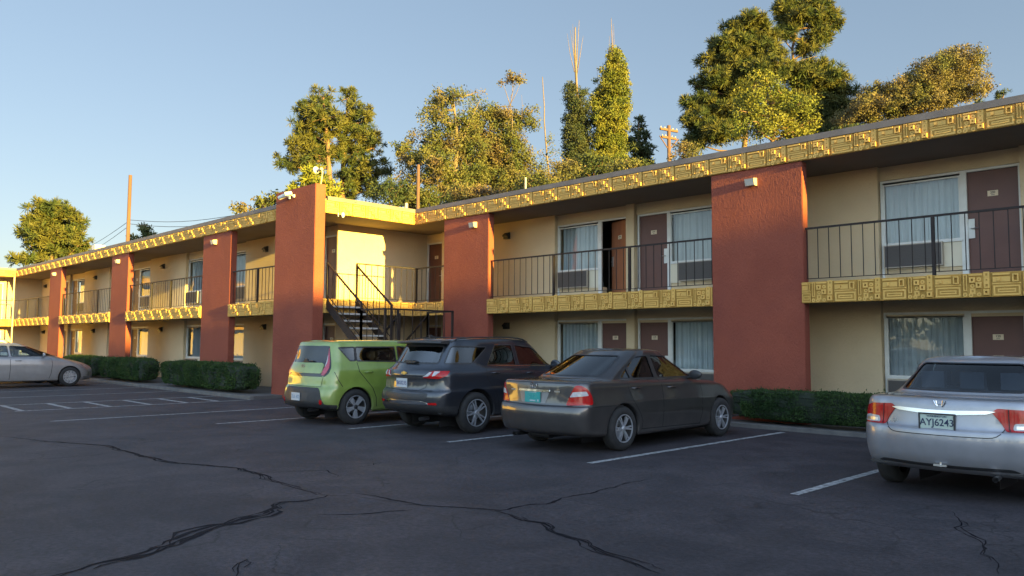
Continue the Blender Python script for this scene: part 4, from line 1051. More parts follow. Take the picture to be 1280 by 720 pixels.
    def body(s, name, m, parent, cuts):
        bm = bmesh.new(); bm.from_mesh(s.me)
        for poly, axis, filt in cuts: s.cut(bm, poly, axis, filt)
        me = bpy.data.meshes.new(name); bm.to_mesh(me); bm.free(); me.materials.append(m)
        me.polygons.foreach_set('use_smooth', [True]*len(me.polygons))
        ns = [None]*len(me.vertices)
        for v in me.vertices:
            h = s.bvh.find_nearest(v.co); ns[v.index] = s.nrm(h[0], h[2])
        me.normals_split_custom_set_from_vertices(ns); me.update()
        o = bpy.data.objects.new(name, me); COL.objects.link(o); o.parent = parent; return o
    def patch(s, name, poly, proj, off, m, parent, step=.035, skirt=.012):
        """surface panel: fills poly, laid on the body through proj, offset along the normal"""
        n = len(poly); P = []
        for i in range(n):
            a, b = Vector(poly[i]), Vector(poly[(i+1) % n]); k = max(1, int((b-a).length/step))
            P += [a.lerp(b, j/k) for j in range(k)]
        nb = len(P); edges = [(i, (i+1) % nb) for i in range(nb)]
        x0, x1 = min(p.x for p in P), max(p.x for p in P); y0, y1 = min(p.y for p in P), max(p.y for p in P)
        pts = list(P); ix_ = int((x1-x0)/step)+1; iy_ = int((y1-y0)/step)+1
        for i in range(1, ix_):
            for j in range(1, iy_):
                pts.append(Vector((x0+i*step+(.5*step if j % 2 else 0), y0+j*step)))
        r_ = delaunay_2d_cdt(pts, edges, [tuple(range(nb))], 1, 1e-5)
        vs, fs = r_[0], r_[2]
        hits = [proj(v.x, v.y) for v in vs]
        V = [h[0]+h[1]*off for h in hits]
        used = set(i for f in fs for i in f)
        F = []
        for f in fs:
            a, b, c = [V[i] for i in f[:3]]
            nn = (b-a).cross(c-a)
            F.append(tuple(f) if nn.dot(hits[f[0]][1]) > 0 else tuple(f)[::-1])
        # skirt
        ec = {}
        for f in F:
            for i in range(len(f)): e = (f[i], f[(i+1) % len(f)]); ec[e] = 1
        V2 = [h[0]+h[1]*(off-skirt) for h in hits]; o0 = len(V)
        for (a, b) in list(ec):
            if (b, a) not in ec: F.append((b, a, a+o0, b+o0))
        me = bpy.data.meshes.new(name); me.from_pydata(V+V2, [], F); me.materials.append(m)
        me.polygons.foreach_set('use_smooth', [True]*len(me.polygons))
        nn = [h[1] for h in hits]*2; me.normals_split_custom_set_from_vertices(nn)
        bm = bmesh.new(); bm.from_mesh(me)
        bmesh.ops.delete(bm, geom=[v for v in bm.verts if not v.link_faces], context='VERTS'); bm.to_mesh(me); bm.free()
        o = bpy.data.objects.new(name, me); COL.objects.link(o); o.parent = parent; return o
    def ribbon(s, mb, pts, proj, w_, off=.0015, step=.04, closed=False):
        pts = [Vector(p) for p in pts]; 
        if closed: pts.append(pts[0])
        P = []
        for a, b in zip(pts, pts[1:]):
            k = max(1, int((b-a).length/step)); P += [a.lerp(b, j/k) for j in range(k)]
        P.append(pts[-1]); H = [proj(p.x, p.y) for p in P]; V = []
        for i, (p, n) in enumerate(H):
            if closed: a, b = H[(i-1) % (len(H)-1)][0], H[(i+1) % (len(H)-1)][0]
            else: a, b = H[max(0, i-1)][0], H[min(len(H)-1, i+1)][0]
            t = (b-a); t = t.normalized() if t.length > 1e-6 else Vector((0, 0, 1)); q = n.cross(t).normalized()
            V += [p+n*off-q*w_/2, p+n*off+q*w_/2]
        mb.add(V, [(2*i, 2*i+1, 2*i+3, 2*i+2) for i in range(len(H)-1)])

def rpoly(pts, r=.03, k=4):
    """round the corners of a polygon"""
    out = []; n = len(pts)
    for i in range(n):
        p0, p, p1 = Vector(pts[i-1]), Vector(pts[i]), Vector(pts[(i+1) % n])
        a = (p0-p); b = (p1-p); rr = min(r, a.length*.45, b.length*.45)
        A, B = p+a.normalized()*rr, p+b.normalized()*rr
        for j in range(k+1):
            t = j/k; out.append(tuple(A*(1-t)**2+p*2*t*(1-t)+B*t*t))
    return out
def mirror2(poly): return [(-x, z) for x, z in reversed(poly)]
def wheel(parent, x, y, R, rimR, style, sg, w_=.20):
    root = bpy.data.objects.new('wheel', None); COL.objects.link(root); root.parent = parent; root.location = (x, y, R)
    A = Vector((sg, 0, 0)); c = Vector((0, 0, 0))
    mb = MB(); prof = [(rimR-.005, -w_), (R-.03, -w_), (R-.006, -w_+.03), (R, -w_*.5), (R-.004, -.035), (R-.018, -.012), (R-.05, .0), ((R+rimR)/2, .006), (rimR+.012, .002), (rimR, -.008), (rimR-.004, -.02)]
    mb.lathe(prof, c, A, 48); mb.build('tyre', MT['tyre'], root, smooth=True)
    mb = MB(); mb.lathe([(rimR, -.008), (rimR-.012, -.006), (rimR-.018, -.02), (rimR-.02, -.13), (.05, -.14)], c, A, 40)
    rim = mb.build('rim', MT['rimdark'] if style != 'cover' else MT['rim'], root, smooth=True)
    mb = MB(); mb.lathe([(rimR*.62, -.10), (rimR*.62, -.115), (.03, -.115)], c, A, 24); mb.build('brake_disc', MT['steel'], root)
    r_ = A.cross(Vector((0, 0, 1))); u = A.cross(r_)
    def pt(rad, ang, h): return c+A*h+(r_*cos(ang)+u*sin(ang))*rad
    def spoke(mb, ang, w0, w1, r0_, r1_, h0, h1, tw=0):
        V = []
        for (rr_, ww, h) in ((r0_, w0, h0), ((r0_+r1_)/2, (w0+w1)/2, (h0+h1)/2+.006), (r1_, w1, h1)):
            tt = tw*(rr_-r0_)/(r1_-r0_)
            for dh in (0, -.03):
                for s2 in (-1, 1): V.append(pt(rr_, ang+tt, h+dh)+ (pt(1, ang+tt+pi/2, 0))*s2*ww/2)
        F = []
        for k in range(2):
            o = k*4; F += [(o, o+1, o+5, o+4), (o+2, o+6, o+7, o+3), (o, o+4, o+6, o+2), (o+1, o+3, o+7, o+5)]
        mb.add(V, F)
    mb = MB(); r1 = rimR-.012
    if style == 'five':       # five broad two-tone petals
        for k in range(5): spoke(mb, k*2*pi/5+.3, .05, .105, .035, r1, -.018, -.012)
    elif style == 'ten':
        for k in range(5):
            for e in (-.17, .17): spoke(mb, k*2*pi/5+e, .026, .022, .04, r1, -.012, -.008)
    elif style == 'six':
        for k in range(6):
            for e in (-.12, .12): spoke(mb, k*2*pi/6+e, .022, .020, .03, r1-.01, -.014, -.008)
    else:
        for k in range(11): spoke(mb, k*2*pi/11, .020, .050, .05, r1, -.006, -.004)
    mb.lathe([(rimR, -.006), (rimR+.001, .003), (rimR-.014, .003), (rimR-.016, -.010)], c, A, 40)
    sp_ = mb.build('spokes', MT['rim'], fixn=True); sp_.parent = rim
    mb = MB(); mb.lathe([(.04, -.03), (.04, -.004), (.03, .002), (.0, .003)], c, A, 16)
    hb = mb.build('hub_cap', MT['rim'] if style != 'five' else MT['rimdark'], smooth=True); hb.parent = rim
    return root
def plate(parent, P, n_dir, w_, h_, m, txt, txtm, frame_=True, tilt=0, small=None):
    """licence plate at P facing -y (tilted)"""
    rot = Matrix.Translation(P) @ Matrix.Rotation(tilt, 4, 'X')
    mb = MB(); mb.box(-w_/2, w_/2, -.004, .004, -h_/2, h_/2); o = mb.build('licence_plate', m, parent); o.data.transform(rot)
    if frame_:
        mb = MB(); t = .012
        mb.box(-w_/2-t, w_/2+t, -.010, .003, h_/2-.003, h_/2+t); mb.box(-w_/2-t, w_/2+t, -.010, .003, -h_/2-t, -h_/2+.003)
        mb.box(-w_/2-t, -w_/2+.003, -.0101, .003, -h_/2, h_/2); mb.box(w_/2-.003, w_/2+t, -.0101, .003, -h_/2, h_/2)
        f = mb.build('plate_frame', MT['black']); f.data.transform(rot); f.parent = o
    if txt:
        text_mesh(txt, h_*.62, 'plate_number', txtm, None, rot @ Matrix.Translation((0, -.0055, -.004)) @ Matrix.Rotation(pi/2, 4, 'X'), .0012, sx=.92).parent = o
    if small:
        text_mesh(small, h_*.17, 'plate_text', txtm, None, rot @ Matrix.Translation((0, -.0055, h_*.37)) @ Matrix.Rotation(pi/2, 4, 'X'), .0006).parent = o
    return o
def seats(parent, ys, z0, w_, front_y=None, hr=True, m='seatgrey', htop=1.12):
    mb = MB()
    def cushion(x0, x1, y, zb, zt, lean=.12, th=.10):
        mb.prism([(y, zb), (y-lean, zt), (y-lean-th, zt), (y-th-.02, zb)], lambda p, q: (x0, p, q), lambda p, q: (x1, p, q))
        mb.box(x0, x1, y, y+.48, zb-.02, zb+.12)
    for i, y in enumerate(ys):
        mb = MB(); fr = i == 1
        sp_ = [(-.62, -.12), (.12, .62)] if fr else [(-.62, .62)]
        for a, b in sp_: cushion(a, b, y, z0, htop-.14)
        for a in ((-.37, .37) if fr else (-.40, 0, .40)):
            mb.box(a-.12, a+.12, y-.24, y-.14, htop-.12, htop+.06)
        o = mb.build('seat', MT[m], parent, fixn=True)
def common(car, root, P, paint, glass='cglass'):
    """body shell with openings, arches, wells, glass, seams, mirrors, handles, interior floor"""
    c = car; L_ = P['L']; ax, R = P['axles'], P['R']; Ra = P.get('Ra', R+.045)
    cuts = []; zc = P.get('zc', R)
    arches = []
    for y in ax:
        poly = [(y+Ra*cos(a), zc+Ra*sin(a)) for a in [pi*k/14 for k in range(15)]]+[(y-Ra*.985, -.1), (y+Ra*.985, -.1)]
        cuts.append((poly, 0, lambda q: q.z < 1.0)); arches.append((y, Ra))
    for w_ in P['side_glass']: cuts.append((w_, 0, lambda q: q.z > P['belt'] and abs(q.x) > .45 and abs(q.x) > 0))
    if P.get('rear_cut', True): cuts.append((P['rear_glass'], 1, lambda q: q.y < P['yrg'] and q.z > P['belt']-.05))
    cuts.append((P['front_glass'], 1, lambda q: q.y > P['yfg'] and q.z > P['belt']-.1))
    b = c.body('body', paint, root, cuts)
    # glass
    for sg in (-1, 1):
        for k, w_ in enumerate(P['side_glass']):
            g_ = c.patch('window', w_, c.side(sg), -.010, MT[glass], root, skirt=0)
            mb = MB(); c.ribbon(mb, w_, c.side(sg), .022, .0015, closed=True); sub0 = mb.build('seal', MT['black']); sub0.parent = g_
            if P.get('bright') and k in P['bright'][0]:
                mb = MB(); c.ribbon(mb, P['bright'][1], c.side(sg), .016, .004); q = mb.build('bright_trim', MT['chrome']); q.parent = g_
    if P.get('rear_cut', True):
        g_ = c.patch('rear_window', P['rear_glass'], c.rear(), -.006, MT[glass], root, skirt=0)
        mb = MB(); c.ribbon(mb, P['rear_glass'], c.rear(), .03, .0015, closed=True); q = mb.build('seal', MT['black']); q.parent = g_
    g_ = c.patch('windscreen', P['front_glass'], c.front(), -.006, MT['cglass_clear'], root, skirt=0)
    mb = MB(); c.ribbon(mb, P['front_glass'], c.front(), .03, .0015, closed=True); q = mb.build('seal', MT['black']); q.parent = g_
    # arches: lip, well
    for (y, ra) in arches:
        for sg in (-1, 1):
            V = []; n = 22
            for k in range(n+1):
                a = -.42+(pi+.84)*k/n; yy, zz = y+ra*cos(a), zc+ra*sin(a)
                if zz < P['rock']: zz = P['rock']; yy = y+(ra*.985 if cos(a) > 0 else -ra*.985)
                h = c.side(sg)(yy+.004*cos(a), zz+.004)
                V.append((h[0], Vector((0, cos(a), sin(a)))))
            mb = MB(); vv = []
            for (p, d) in V:
                vv += [p+d*.014+Vector((sg*.004, 0, 0)), p+Vector((sg*.008, 0, 0))-d*.002, p+Vector((-sg*.05, 0, 0))-d*.004]
            mb.add(vv, [(3*k+j, 3*k+3+j, 3*k+4+j, 3*k+1+j) for k in range(len(V)-1) for j in (0, 1)])
            mb.build('wheel_arch', P.get('archmat', paint), root, smooth=True)
            mb = MB(); vv = []
            for (p, d) in V: vv += [p+Vector((-sg*.05, 0, 0))-d*.004, Vector((sg*(.38), p.y, p.z))-d*.004]
            mb.add(vv, [(2*k, 2*k+2, 2*k+3, 2*k+1) for k in range(len(V)-1)])
            mb.add([Vector((sg*.381, y-ra, .1)), Vector((sg*.381, y+ra, .1)), Vector((sg*.381, y+ra, zc+ra)), Vector((sg*.381, y-ra, zc+ra))], [(0, 1, 2, 3)])
            mb.build('wheel_well', MT['black'], root)
    mb = MB(); mb.box(-P['W']*.86, P['W']*.86, .25, L_-.25, P['rock']+.07, P['rock']+.10)
    mb.build('underbody', MT['black'], root)
    mb = MB(); mb.box(-P['W']*.80, P['W']*.80, P['yfg']+.1, P['yfg']+.55, P['belt']-.2, P['belt']-.03); mb.build('dashboard', MT['interior'], root)
    mb = MB()
    if P.get('shelf'): mb.box(-.6, .6, P['shelf'][0], P['shelf'][1], P['belt']-.03, P['belt']+.0); mb.build('parcel_shelf', MT['interior'], root)
    # seams
    for sg in (-1, 1):
        for s_ in P['seams']:
            mb = MB(); c.ribbon(mb, s_, c.side(sg), .014, .0012); mb.build('door_gap', MT['seam'], root)
        for (y, z) in P['handles']:
            h = c.side(sg)(y, z)[0]; mb = MB(); x = h.x
            mb.tube([(x-sg*.01, y-.09, z), (x+sg*.028, y-.07, z), (x+sg*.032, y, z+.003), (x+sg*.028, y+.07, z), (x-sg*.01, y+.09, z)], [.012, .014, .014, .014, .012], 8)
            mb.build('door_handle', P.get('handlemat', paint), root, smooth=True)
        y, z = P['mirror']; x = c.side(sg)(y, z)[0].x
        bm = bmesh.new(); bmesh.ops.create_uvsphere(bm, u_segments=14, v_segments=10, radius=1)
        for v in bm.verts:
            q = v.co; f_ = q.y
            v.co = Vector((x+sg*.15+q.x*.12, y+(.07*q.y if q.y > 0 else .035*q.y), z+.03+q.z*.075*(1-.15*q.x*sg)))
        me = bpy.data.meshes.new('wing_mirror'); bm.to_mesh(me); bm.free(); me.materials.append(P.get('mirrormat', paint)); me.polygons.foreach_set('use_smooth', [True]*len(me.polygons))
        o = bpy.data.objects.new('wing_mirror', me); COL.objects.link(o); o.parent = root
        mb = MB(); mb.bar((x-sg*.02, y, z-.02), (x+sg*.10, y, z+.01), .05, .03); q = mb.build('mirror_stalk', MT['black']); q.parent = o
    for y in ax:
        for sg in (-1, 1): wheel(root, sg*(P['W']-.012), y, R, P['rimR'], P['wheel'], sg)
    seats(root, P['seats'], P.get('seatz', .52), 1, htop=P.get('seattop', 1.14), m=P.get('seatm', 'seatgrey'))
    return b
def wrapbar(c, name, pts, proj, w_, off, m, root, thick=.012):
    mb = MB(); c.ribbon(mb, pts, proj, w_, off); return mb.build(name, m, root)
def Z(*a): return list(a)
def ring(W, yr, yf, z, **k): return dict(W=W, yr=yr, yf=yf, z=z, **k)
CARS = {}
# ------------------------------------------------------------------ grey sedan (centre)
def make_grey_sedan():
    L = 4.80
    rings = [
      ring(.80, .16, 4.66, Z((0, .26), (1.5, .19), (4, .20)), cr=.26, br=.10, bf=.2, cf=.4),
      ring(.865, .06, 4.76, Z((0, .31), (1.5, .22), (4, .24)), cr=.26, br=.10, bf=.2, cf=.42),
      ring(.888, .015, 4.80, Z((0, .44), (1.5, .36), (4.6, .40)), cr=.26, br=.10, bf=.2, cf=.42),
      ring(.898, .0, 4.80, Z((0, .56), (2, .54), (4.7, .54)), cr=.26, br=.10, bf=.2, cf=.42),
      ring(.895, .02, 4.78, Z((0, .655), (2, .70), (4.7, .64)), cr=.26, br=.10, bf=.22, cf=.42),
      ring(.890, .055, 4.76, Z((0, .675), (2, .73), (4.7, .66)), cr=.26, br=.10, bf=.22, cf=.42),
      ring(.878, .075, 4.70, Z((0, .82), (2, .84), (4.7, .72)), cr=.25, br=.09, bf=.25, cf=.42),
      ring(.858, .085, 4.62, Z((0, .955), (1.2, .945), (3.5, .90), (4.6, .76)), cr=.24, br=.08, bf=.28, cf=.42),
      ring(.835, .10, 4.55, Z((0, 1.005), (1.2, .985), (3.5, .93), (4.6, .78)), cr=.23, br=.08, bf=.28, cf=.42),
      ring(.805, .16, 4.40, Z((0, 1.02), (1.2, 1.0), (3.5, .95), (4.5, .82)), cr=.23, br=.08, bf=.28, cf=.42),
      ring(.775, .62, 3.62, Z((.5, 1.045), (1.2, 1.01), (3.2, .985), (3.7, 1.0)), cr=.28, br=.10, bf=.25, cf=.26, wr=.93, wf=.95),
      ring(.735, .78, 3.44, Z((.5, 1.12), (1.2, 1.09), (3.2, 1.07), (3.7, 1.08)), cr=.28, br=.10, bf=.25, cf=.26, wr=.92, wf=.95),
      ring(.610, 1.46, 2.78, Z((1.2, 1.392), (2, 1.41), (2.8, 1.38)), cr=.22, br=.09, bf=.17, cf=.22, wr=.94, wf=.96),
      ring(.565, 1.58, 2.68, Z((1.2, 1.432), (2, 1.455), (2.8, 1.428)), cr=.19, br=.08, bf=.14, cf=.18, wr=.94, wf=.96),
      ring(.50, 1.70, 2.50, Z((1.2, 1.458), (2, 1.472), (2.8, 1.452)), cr=.15, br=.06, bf=.12, cf=.15, wr=.94, wf=.96)]
    c = Car(rings)
    root = empty('sedan_car', (-7.98, 8.27, 0), 'dark brown-grey sedan with a teal licence plate, parked before the wide red pillar', 'car', 'cars parked nose-in at the motel')
    paint = paintm('grey_brown_paint', (.046, .044, .046), .5, .33)
    P = dict(L=L, W=.898, axles=(1.07, 3.79), R=.325, Ra=.365, rimR=.205, rock=.22, belt=.98, wheel='six',
        side_glass=[rpoly([(1.19, 1.045), (1.42, 1.035), (1.42, 1.20)], .015), rpoly([(1.46, 1.035), (2.02, 1.03), (1.98, 1.38), (1.74, 1.365), (1.46, 1.235)], .04), rpoly([(2.10, 1.03), (3.12, 1.03), (3.08, 1.10), (2.55, 1.36), (2.05, 1.385)], .04)],
        rear_glass=rpoly([(-.585, 1.075), (.585, 1.075), (.475, 1.375), (-.475, 1.375)], .06), front_glass=rpoly([(-.68, 1.05), (.68, 1.05), (.54, 1.38), (-.54, 1.38)], .06),
        yrg=1.75, yfg=2.6, seams=[[(2.05, 1.02), (2.06, .62), (2.04, .28)], [(1.22, 1.02), (1.20, .9), (1.30, .72), (1.46, .52), (1.52, .40), (1.50, .28)], [(3.14, .99), (3.18, .8), (3.16, .45), (3.10, .28)], [(1.5, .29), (3.12, .27)], [(1.05, .66), (.6, .665), (.3, .66)]],
        handles=[(1.36, .90), (2.28, .885)], mirror=(3.0, 1.03), mirrormat=MT['black'], seats=(1.55, 2.55), seattop=1.20, shelf=(.75, 1.25))
    common(c, root, P, paint)
    w = c.wrap(.898, .40)
    # side moulding
    for sg in (-1, 1):
        mb = MB(); c.ribbon(mb, [(1.56, .56), (3.30, .555)], c.side(sg), .045, .010); mb.build('side_moulding', paint, root)
    # tail lights: red, clear band, red, wrapping round the corner
    for sg in (-1, 1):
        f = (lambda u, z, sg=sg: w(sg*u, z))
        tl = c.patch('tail_light', rpoly([(.60, .685), (1.13, .70), (1.10, .84), (1.02, .925), (.90, .968), (.80, .962), (.72, .84)], .05), f, .010, MT['red_lens'], root, .03)
        q = c.patch('reversing_lens', rpoly([(.70, .80), (1.04, .825), (1.0, .885), (.765, .875)], .02), f, .0145, MT['clear_lens'], None, .03, .006); q.parent = tl
    # boot: plate recess, chrome garnish, emblem
    r = c.rear()
    rc = c.patch('plate_recess', rpoly([(-.235, .70), (.235, .70), (.295, .865), (-.295, .865)], .03), r, .004, mat('recess_grey', (.16, .16, .165), .35, .4), root, .03, .004)
    c.patch('boot_garnish', rpoly([(-.305, .862), (.305, .862), (.30, .892), (-.30, .892)], .008), r, .018, MT['chrome'], root, .03, .02)
    p, n = r(0.0, .785); plate(root, p+Vector((0, -.012, -.004)), n, .305, .152, MT['plate_teal'], None, None, False, small=None)
    pl = [o for o in root.children if o.name.startswith('licence_plate')][0]
    mb = MB(); mb.box(-.075, .075, p.y-.019, p.y-.017, .845, .850); q = mb.build('plate_mark', MT['plate_white']); q.parent = pl
    mb = MB(); mb.box(-.05, .06, p.y-.019, p.y-.017, .722, .740); mb.box(.10, .125, p.y-.0191, p.y-.017, .720, .750); q = mb.build('plate_mark', MT['plate_white']); q.parent = pl
    q = text_mesh('0 1 2', .07, 'plate_number', mat('pale_teal', (.05, .30, .28), .5), None, Matrix.Translation((0, p.y-.018, p.z+.01)) @ Matrix.Rotation(pi/2, 4, 'X'), .001); q.parent = pl
    p, n = r(0, .955); mb = MB()
    for (a, b) in ((.062, .042), (.024, .040), (.056, .015)):
        pts = [(a*cos(t_), p.y-.014, .948+b*sin(t_)+(.022 if b == .015 else 0)) for t_ in [2*pi*k/20 for k in range(21)]]
        mb.tube(pts, .0055, 5, cap=False)
    mb.build('emblem', MT['chrome'], root)
    for sx, w_ in ((-.44, .11), (.42, .13)):
        p, n = r(sx, .872); mb = MB(); 
        for k in range(6): mb.box(sx-w_/2+k*w_/6, sx-w_/2+k*w_/6+w_/9, p.y-.008, p.y-.002, .862, .882)
        mb.build('badge', MT['steel'], root)
    mb = MB(); c.ribbon(mb, [(-.70, .70), (-.62, .675), (0, .672), (.62, .675), (.70, .70)], r, .012, .002); c.ribbon(mb, [(-.78, .985), (-.6, .99), (0, .992), (.6, .99), (.78, .985)], r, .008, .002); mb.build('boot_gap', MT['seam'], root)
    mb = MB(); mb.tube([(-.45, .42, .21), (-.42, .10, .22)], .028, 10, cap=False); mb.tube([(-.30, .42, .24), (.05, .42, .24)], .08, 10); mb.build('exhaust', MT['plastic'], root)
    return root
# ------------------------------------------------------------------ silver sedan at right
def make_silver_sedan():
    L = 4.50
    rings = [
      ring(.78, .20, 4.36, Z((0, .30), (1.2, .20), (4, .20)), cr=.26, br=.13, bf=.2, cf=.4),
      ring(.845, .09, 4.46, Z((0, .35), (1.2, .23), (4, .24)), cr=.28, br=.13, bf=.2, cf=.42),
      ring(.868, .02, 4.49, Z((0, .46), (1.5, .38), (4.4, .40)), cr=.28, br=.13, bf=.2, cf=.42),
      ring(.877, .0, 4.50, Z((0, .60), (2, .56), (4.4, .54)), cr=.28, br=.13, bf=.2, cf=.42),
      ring(.877, .01, 4.48, Z((0, .70), (2, .70), (4.4, .62)), cr=.28, br=.13, bf=.22, cf=.42),
      ring(.872, .045, 4.44, Z((0, .735), (2, .76), (4.4, .66)), cr=.28, br=.13, bf=.25, cf=.42),
      ring(.862, .07, 4.36, Z((0, .86), (2, .86), (4.3, .72)), cr=.26, br=.12, bf=.28, cf=.42),
      ring(.842, .085, 4.30, Z((0, .965), (1.2, .955), (3.2, .90), (4.3, .76)), cr=.25, br=.11, bf=.3, cf=.42),
      ring(.815, .11, 4.22, Z((0, 1.01), (1.2, 1.0), (3.2, .93), (4.3, .78)), cr=.24, br=.11, bf=.3, cf=.42),
      ring(.785, .19, 4.05, Z((0, 1.025), (1.2, 1.01), (3.2, .96), (4.3, .83)), cr=.24, br=.11, bf=.3, cf=.40),
      ring(.755, .50, 3.58, Z((.4, 1.04), (1.2, 1.02), (3.0, 1.0), (3.6, 1.0)), cr=.26, br=.10, bf=.3, cf=.26, wr=.93, wf=.95),
      ring(.715, .66, 3.36, Z((.4, 1.11), (1.2, 1.09), (3.0, 1.07), (3.6, 1.08)), cr=.26, br=.10, bf=.3, cf=.26, wr=.92, wf=.95),
      ring(.600, 1.14, 2.60, Z((1.0, 1.365), (2, 1.375), (2.8, 1.345)), cr=.2, br=.08, bf=.18, cf=.2, wr=.95, wf=.96),
      ring(.560, 1.25, 2.50, Z((1.0, 1.40), (2, 1.415), (2.8, 1.39)), cr=.18, br=.07, bf=.16, cf=.18, wr=.95, wf=.96),
      ring(.50, 1.36, 2.40, Z((1.0, 1.42), (2, 1.432), (2.8, 1.41)), cr=.15, br=.06, bf=.12, cf=.15, wr=.95, wf=.96)]
    c = Car(rings)
    root = empty('sedan_car', (-2.66, 8.62, 0), 'silver sedan with a thick chrome boot bar, cropped at the right edge', 'car', 'cars parked nose-in at the motel')
    paint = paintm('silver_paint', (.25, .255, .28), .3, .32)
    P = dict(L=L, W=.877, axles=(.95, 3.65), R=.312, Ra=.352, rimR=.20, rock=.23, belt=.98, wheel='five',
        side_glass=[rpoly([(.90, 1.045), (1.95, 1.04), (1.92, 1.345), (1.35, 1.34), (1.1, 1.27)], .04), rpoly([(2.02, 1.04), (3.05, 1.05), (2.45, 1.33), (1.98, 1.345)], .04)],
        rear_glass=rpoly([(-.60, 1.075), (.60, 1.075), (.505, 1.36), (-.505, 1.36)], .05), front_glass=rpoly([(-.66, 1.06), (.66, 1.06), (.53, 1.34), (-.53, 1.34)], .06),
        yrg=1.5, yfg=2.4, seams=[[(1.98, 1.03), (2.0, .6), (1.96, .28)], [(1.02, 1.03), (1.1, .8), (1.35, .55), (1.38, .3)], [(3.0, 1.0), (3.02, .6), (2.98, .28)], [(.86, .70), (.5, .72), (.3, .72)]],
        handles=[(1.2, .90), (2.2, .89)], mirror=(2.85, 1.05), seatm='seatlight', seats=(1.42, 2.38), seattop=1.20, shelf=(.62, 1.12))
    common(c, root, P, paint, 'cglass_mid')
    w = c.wrap(.877, .42); r = c.rear()
    for sg in (-1, 1):
        f = (lambda u, z, sg=sg: w(sg*u, z))
        tl = c.patch('tail_light', rpoly([(.435, .905), (.56, .80), (.62, .725), (1.02, .725), (1.04, .80), (.98, .90), (.86, .935), (.50, .945)], .03), f, .010, MT['red_lens'], root, .03)
        q = c.patch('reversing_lens', rpoly([(.70, .738), (.99, .738), (.985, .80), (.90, .815), (.72, .805)], .025), f, .0145, MT['clear_lens'], None, .03, .006); q.parent = tl
        mb = MB(); c.ribbon(mb, [(.66, .72), (.66, .94)], f, .008, .0122); q = mb.build('lens_gap', MT['seam']); q.parent = tl
        mb = MB(); c.ribbon(mb, [(.74, .768), (.95, .768)], f, .03, .0162); q = mb.build('bulb', MT['steel']); q.parent = tl
    c.patch('boot_garnish', rpoly([(-.475, .912), (-.40, .885), (-.10, .862), (.10, .862), (.40, .885), (.475, .912), (.40, .918), (.10, .905), (-.10, .905), (-.40, .918)], .01), r, .022, MT['chrome'], root, .02, .024)
    p, n = r(-.02, .79); plate(root, p+Vector((0, -.016, -.005)), n, .315, .158, MT['plate_cream'], 'AYJ6243', mat('plate_blue', (.01, .02, .06), .5), True, small='WASHINGTON')
    pl = [o for o in root.children if o.name.startswith('licence_plate')][0]
    # boot lid outline with rounded lower corners and character lines
    mb = MB(); c.ribbon(mb, rpoly([(-.60, .94), (-.585, .82), (-.50, .66), (.50, .66), (.585, .82), (.60, .94)], .09)[2:-2], r, .009, .002)
    mb.build('boot_gap', MT['seam'], root)
    p, n = r(0, .972); y = p.y-.012; mb = MB()
    for pts in ([(-.055, 1.0), (-.035, .955), (-.02, .94)], [(.055, 1.0), (.035, .955), (.02, .94)], [(-.034, .972), (.034, .972)], [(-.032, 1.0), (-.022, .945)], [(.032, 1.0), (.022, .945)]):
        mb.tube([(a, y, b) for a, b in pts], .0065, 5)
    mb.build('emblem', MT['chrome'], root)
    p, n = r(-.45, .765); o = text_mesh('Hybrid', .05, 'script_badge', MT['steel'], root, Matrix.Translation((-.44, p.y-.006, .775)) @ Matrix.Rotation(pi/2, 4, 'X') @ Matrix.Rotation(0, 4, 'Z'), .0005)
    c.patch('underside_shade', rpoly([(-.66, .335), (.66, .335), (.60, .365), (-.60, .365)], .02), r, .004, MT['black'], root, .03, .004)  # dark underside of the bumper put on as a black strip of shade
    mb = MB(); mb.bar((-.06, .04, .36), (.06, .04, .36), .02); mb.tube([(0, .06, .345), (0, .06, .40)], .012, 8); mb.tube([(.45, .3, .27), (.47, .08, .27)], .026, 10, cap=False); mb.build('exhaust', MT['steel'], root)
    return root
